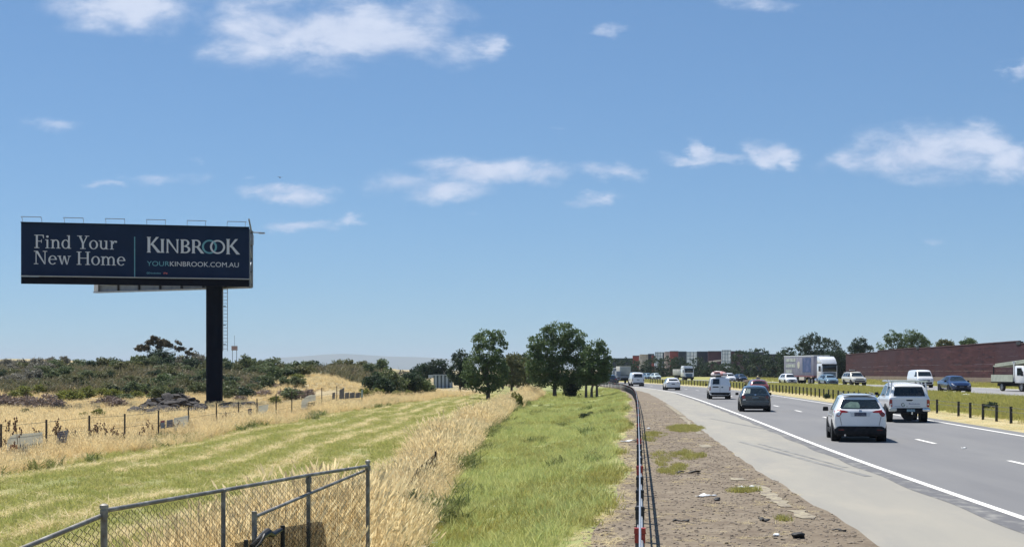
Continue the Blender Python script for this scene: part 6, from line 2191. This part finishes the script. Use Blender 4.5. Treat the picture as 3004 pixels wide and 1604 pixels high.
# 18 cream suv with roof gear
e, bv, body = vehicle('car', 'cream four wheel drive with gear on roof rack', UTE, P_offw, 'car', 2523, 180, own=False, sy=.92, sz=.99, wr_=.39, axle=(-1.4, 1.5), yaw=R(5))
side_glass(e, bv, [[(-2.0, 1.2), (-1.0, 1.2), (-1.0, 1.62), (-1.9, 1.6)], [(-.9, 1.2), (-.1, 1.2), (-.1, 1.64), (-.9, 1.64)], [(0, 1.2), (.95, 1.18), (.62, 1.6), (0, 1.66)]])
front_set(e, bv, 1.05, 1.0, glass=((-.68, 1.20), (.68, 1.20), (.60, 1.66), (-.60, 1.66)), light=((-.78, .88), (-.50, .86), (-.50, .98), (-.76, 1.0)), grille=((-.46, .80), (.46, .80), (.46, .98), (-.46, .98)), low=((-.60, .56), (.60, .56), (.62, .70), (-.62, .70)))
mirrors(e, .88, 1.26, .92)
MB().box((.25, -.2, 1.90), (.9, 1.2, .10)).build('roof_gear', M_trim, e, bevel=.03)
MB().box((.3, .1, 1.98), (.6, .5, .08)).build('roof_gear', P_offw, e, bevel=.02)
# 19 white delivery van
e, bv, body = vehicle('van', 'white delivery van on the other side behind the ute', HIACE, P_white, 'van', 2716, 158, own=False, wr_=.33, yaw=R(2))
side_glass(e, bv, [[(1.0, 1.22), (1.85, 1.2), (1.5, 1.72), (1.0, 1.76)]])
front_set(e, bv, 1.08, 1.0, glass=((-.68, 1.25), (.68, 1.25), (.60, 1.74), (-.60, 1.74)), light=((-.74, .80), (-.50, .78), (-.52, .94), (-.74, 1.0)), grille=((-.42, .72), (.42, .72), (.44, .84), (-.44, .84)), low=((-.62, .42), (.62, .42), (.64, .62), (-.64, .62)))
mirrors(e, 1.85, 1.3, .9)
# 20 deep blue sedan
e, bv, body = vehicle('car', 'deep blue sedan with bright headlights on the other side', SEDAN, P_blue, 'car', 2822, 122, own=False, sx=1.03, sz=1.0, wr_=.335, yaw=R(3))
side_glass(e, bv, SG_sed)
front_set(e, bv, 1, 1, glass=((-.68, .99), (.68, .99), (.54, 1.35), (-.54, 1.35)), light=((-.76, .62), (-.50, .54), (-.46, .60), (-.72, .74)), grille=((-.40, .42), (.40, .42), (.46, .62), (-.46, .62)), low=((-.60, .33), (.60, .33), (.62, .40), (-.62, .40)))
mirrors(e, .75, .98, .86)

# 21 tray truck at the right edge of the picture
px, Y = 3030, 128
x = (px - 1502) / F * Y
sl_ = float(opp_l(Y + 2) - opp_l(Y - 2)) / 4
t = empty('truck', (x + .3, Y + 1.5, zs1(x, Y)), math.pi - math.atan(sl_) + R(12), 'white tray truck with timber load, cut by right edge', 'truck')
cabp = [(-.95, .75), (.95, .75), (1.25, 1.15), (1.2, 1.45), (.45, 2.28), (-.8, 2.32), (-.95, 2.2)]
MB().prism(cabp, -1.0, 1.0, 'yz').build('cab', P_white, t, bevel=.08)
MB().prism([(1.16, 1.52), (.50, 2.2), (.54, 2.24), (1.2, 1.56)], -.82, .82, 'yz').build('windscreen', M_glass, t)
for s in (-1, 1):
    MB().prism([(-.45, 1.45), (.75, 1.45), (.35, 2.1), (-.45, 2.1)], s * 1.005, s * 1.02, 'yz').build('side_window', M_glass, t)
    MB().box((s * 1.15, .75, 1.6), (.14, .12, .42)).build('mirror', M_trim, t)
    MB().box((s * .72, 1.28, 1.0), (.34, .08, .2)).build('headlight', M_lens, t)
    for y in (.35, -3.4):
        truck_wheel(t, s * .9, y, .40, .24)
    MB().box((s * 1.08, -3.2, 1.18), (.05, 4.2, .62)).build('side_board', mat('board_pale_green', (.44, .47, .38), .7, noise=[(2, 4, (.36, .39, .31), .4, .6)]), t)
    MB().box((s * .95, -1.15, 1.75), (.08, .1, 1.75)).build('rack_post', P_white, t)
    MB().box((s * .95, -5.1, 1.6), (.08, .1, 1.3)).build('rack_post', M_trim, t)
MB().box((0, -3.2, .84), (2.2, 4.3, .12)).build('tray', M_trim, t)
MB().box((0, 1.22, .72), (1.9, .2, .3)).build('bumper', M_trim, t, bevel=.04)
MB().box((0, 1.26, 1.05), (1.0, .06, .25)).build('grille', M_trim, t)
MB().box((0, -2.2, .6), (1.0, 6.2, .3)).build('chassis', M_trim, t)
MB().box((0, -1.15, 2.62), (2.1, .1, .1)).build('rack_bar', P_white, t)
ld = empty('timber_load', t.matrix_basis @ Vector((0, -2.2, 2.4)), t.rotation_euler.z, 'stack of pale timber boards slung over the tray truck cab', 'timber')
for k in range(5):
    MB().box((-.6 + k * .32, 0, .05 + .012 * (k % 2)), (.28, 6.6, .16), Euler((R(3.5), 0, 0))).build('board', mat('board_pale_green', (.44, .47, .38), .7), ld)
    MB().box((-.55 + k * .3, .1, .22 + .01 * (k % 2)), (.26, 6.2, .12), Euler((R(3.5), 0, 0))).build('board', mat('board_pale_green', (.44, .47, .38), .7), ld)

# ------------------------------------------------------------------ litter
M_lw = mat('litter_white', (.72, .74, .74), .6)
M_lb = mat('litter_black', (.015, .015, .016), .7)


def litter(name, label, px, py, z, kind, s=.2, m=None, grp=None):
    Y = (CZ - z) * F / (py - HOR)
    x = (px - 1502) / F * Y
    o = empty(name, (x, Y, zs1(x, Y)), random.random() * 6, label, 'litter', grp)
    r_ = random.Random(int(px * 7 + py))
    bm = bmesh.new()
    if kind == 'bag':
        bmesh.ops.create_icosphere(bm, subdivisions=2, radius=s * .5)
        for v in bm.verts:
            v.co *= .6 + .7 * r_.random()
            v.co.z = v.co.z * .5 + s * .2
    else:
        bmesh.ops.create_grid(bm, x_segments=6, y_segments=2, size=.5)
        for v in bm.verts:
            v.co = Vector((v.co.x * s * 2.2, v.co.y * s * .55 * (.7 + .5 * r_.random()), .02 + s * .25 * abs(math.sin(v.co.x * 4 + px)) * r_.random()))
        bmesh.ops.solidify(bm, geom=bm.faces[:], thickness=.012)
    me_ = bpy.data.meshes.new('shell')
    bm.to_mesh(me_)
    bm.free()
    link('shell', me_, o, m or M_lw, True)
    return o


litter('plastic_scrap', 'white plastic scrap low in the verge grass near hedge', 1290, 1525, -.4, 'bag', .22)
litter('plastic_scrap', 'white crumpled bag at bottom of green verge', 1238, 1594, -.4, 'bag', .3)
litter('plastic_scrap', 'pale blue scrap in grass above the white bag', 1270, 1574, -.4, 'bag', .16, mat('litter_blue', (.35, .6, .62), .6))
litter('plastic_scrap', 'flat white scrap in the middle of green verge', 1478, 1482, -.3, 'strip', .2)
litter('plastic_scrap', 'white paper left of the barrier in the grass', 1855, 1305, -.1, 'strip', .35)
litter('tyre_shred', 'black curved tyre shred lying on the dirt strip', 2240, 1527, 0, 'strip', .16, M_lb)
litter('tyre_shred', 'black rubber lump near shoulder on dirt strip', 2340, 1577, 0, 'bag', .2, M_lb)
litter('tyre_shred', 'thin flat black strip on the dirt below white stick', 2103, 1466, 0, 'strip', .16, M_lb)
litter('tyre_shred', 'small twisted black scrap left on the dirt strip', 1998, 1530, 0, 'strip', .12, M_lb)
litter('tyre_shred', 'small dark rubber piece at the edge of shoulder', 2462, 1557, 0, 'strip', .1, M_lb)
litter('plastic_scrap', 'white stick shaped scrap on the dirt strip', 2072, 1456, 0, 'strip', .2)
litter('plastic_scrap', 'small white scrap on dirt near the barrier', 1902, 1258, 0, 'bag', .14)
litter('plastic_scrap', 'small white scrap low on the dirt strip', 2277, 1572, 0, 'bag', .1)
litter('plastic_scrap', 'white scrap beside bent grass on dirt strip', 2190, 1431, 0, 'strip', .18)
litter('metal_debris', 'dark metal debris on dirt strip right of grass patch', 2020, 1388, 0, 'strip', .25, M_lb)
o = litter('road_debris', 'long white sheet lying in the grassy median', 2835, 1166, .42, 'strip', .9)
litter('road_debris', 'pale scrap on the right lane of road', 2828, 1315, 0, 'strip', .12)
# the little dark bird above the billboard
p = W(822, 521, 160)
b_ = empty('bird', p, .6, 'tiny dark bird flying in the sky right of billboard', 'bird')
me_ = MB().tube([(0, -.2, 0), (0, 0, .02), (0, .17, .02), (0, .24, .01)], [.02, .055, .045, .008], 8).mesh('body', M_black)
link('body', me_, b_, None, True)
for s in (-1, 1):
    MB().add([(0, .1, .03), (0, -.06, .03), (s * .28, -.02, .09), (s * .52, -.12, .03), (s * .3, .09, .09)], [(0, 1, 2, 4), (4, 2, 3)]).build('wing', M_black, b_)

# ------------------------------------------------------------------ air
hz_m = bpy.data.materials.new('haze_air')
hz_m.use_nodes = True
nt = hz_m.node_tree
nt.nodes.remove(nt.nodes['Principled BSDF'])
pv = nt.nodes.new('ShaderNodeVolumePrincipled')
pv.inputs['Color'].default_value = (.80, .90, 1.0, 1)
pv.inputs['Density'].default_value = .00008
pv.inputs['Anisotropy'].default_value = .0
nt.links.new(pv.outputs[0], nt.nodes['Material Output'].inputs['Volume'])
hzo = MB().box((0, 9000, 84), (25000, 20000, 176)).build('haze', hz_m)
tag(hzo, 'thin pale air haze over the plain', 'haze', kind='stuff')
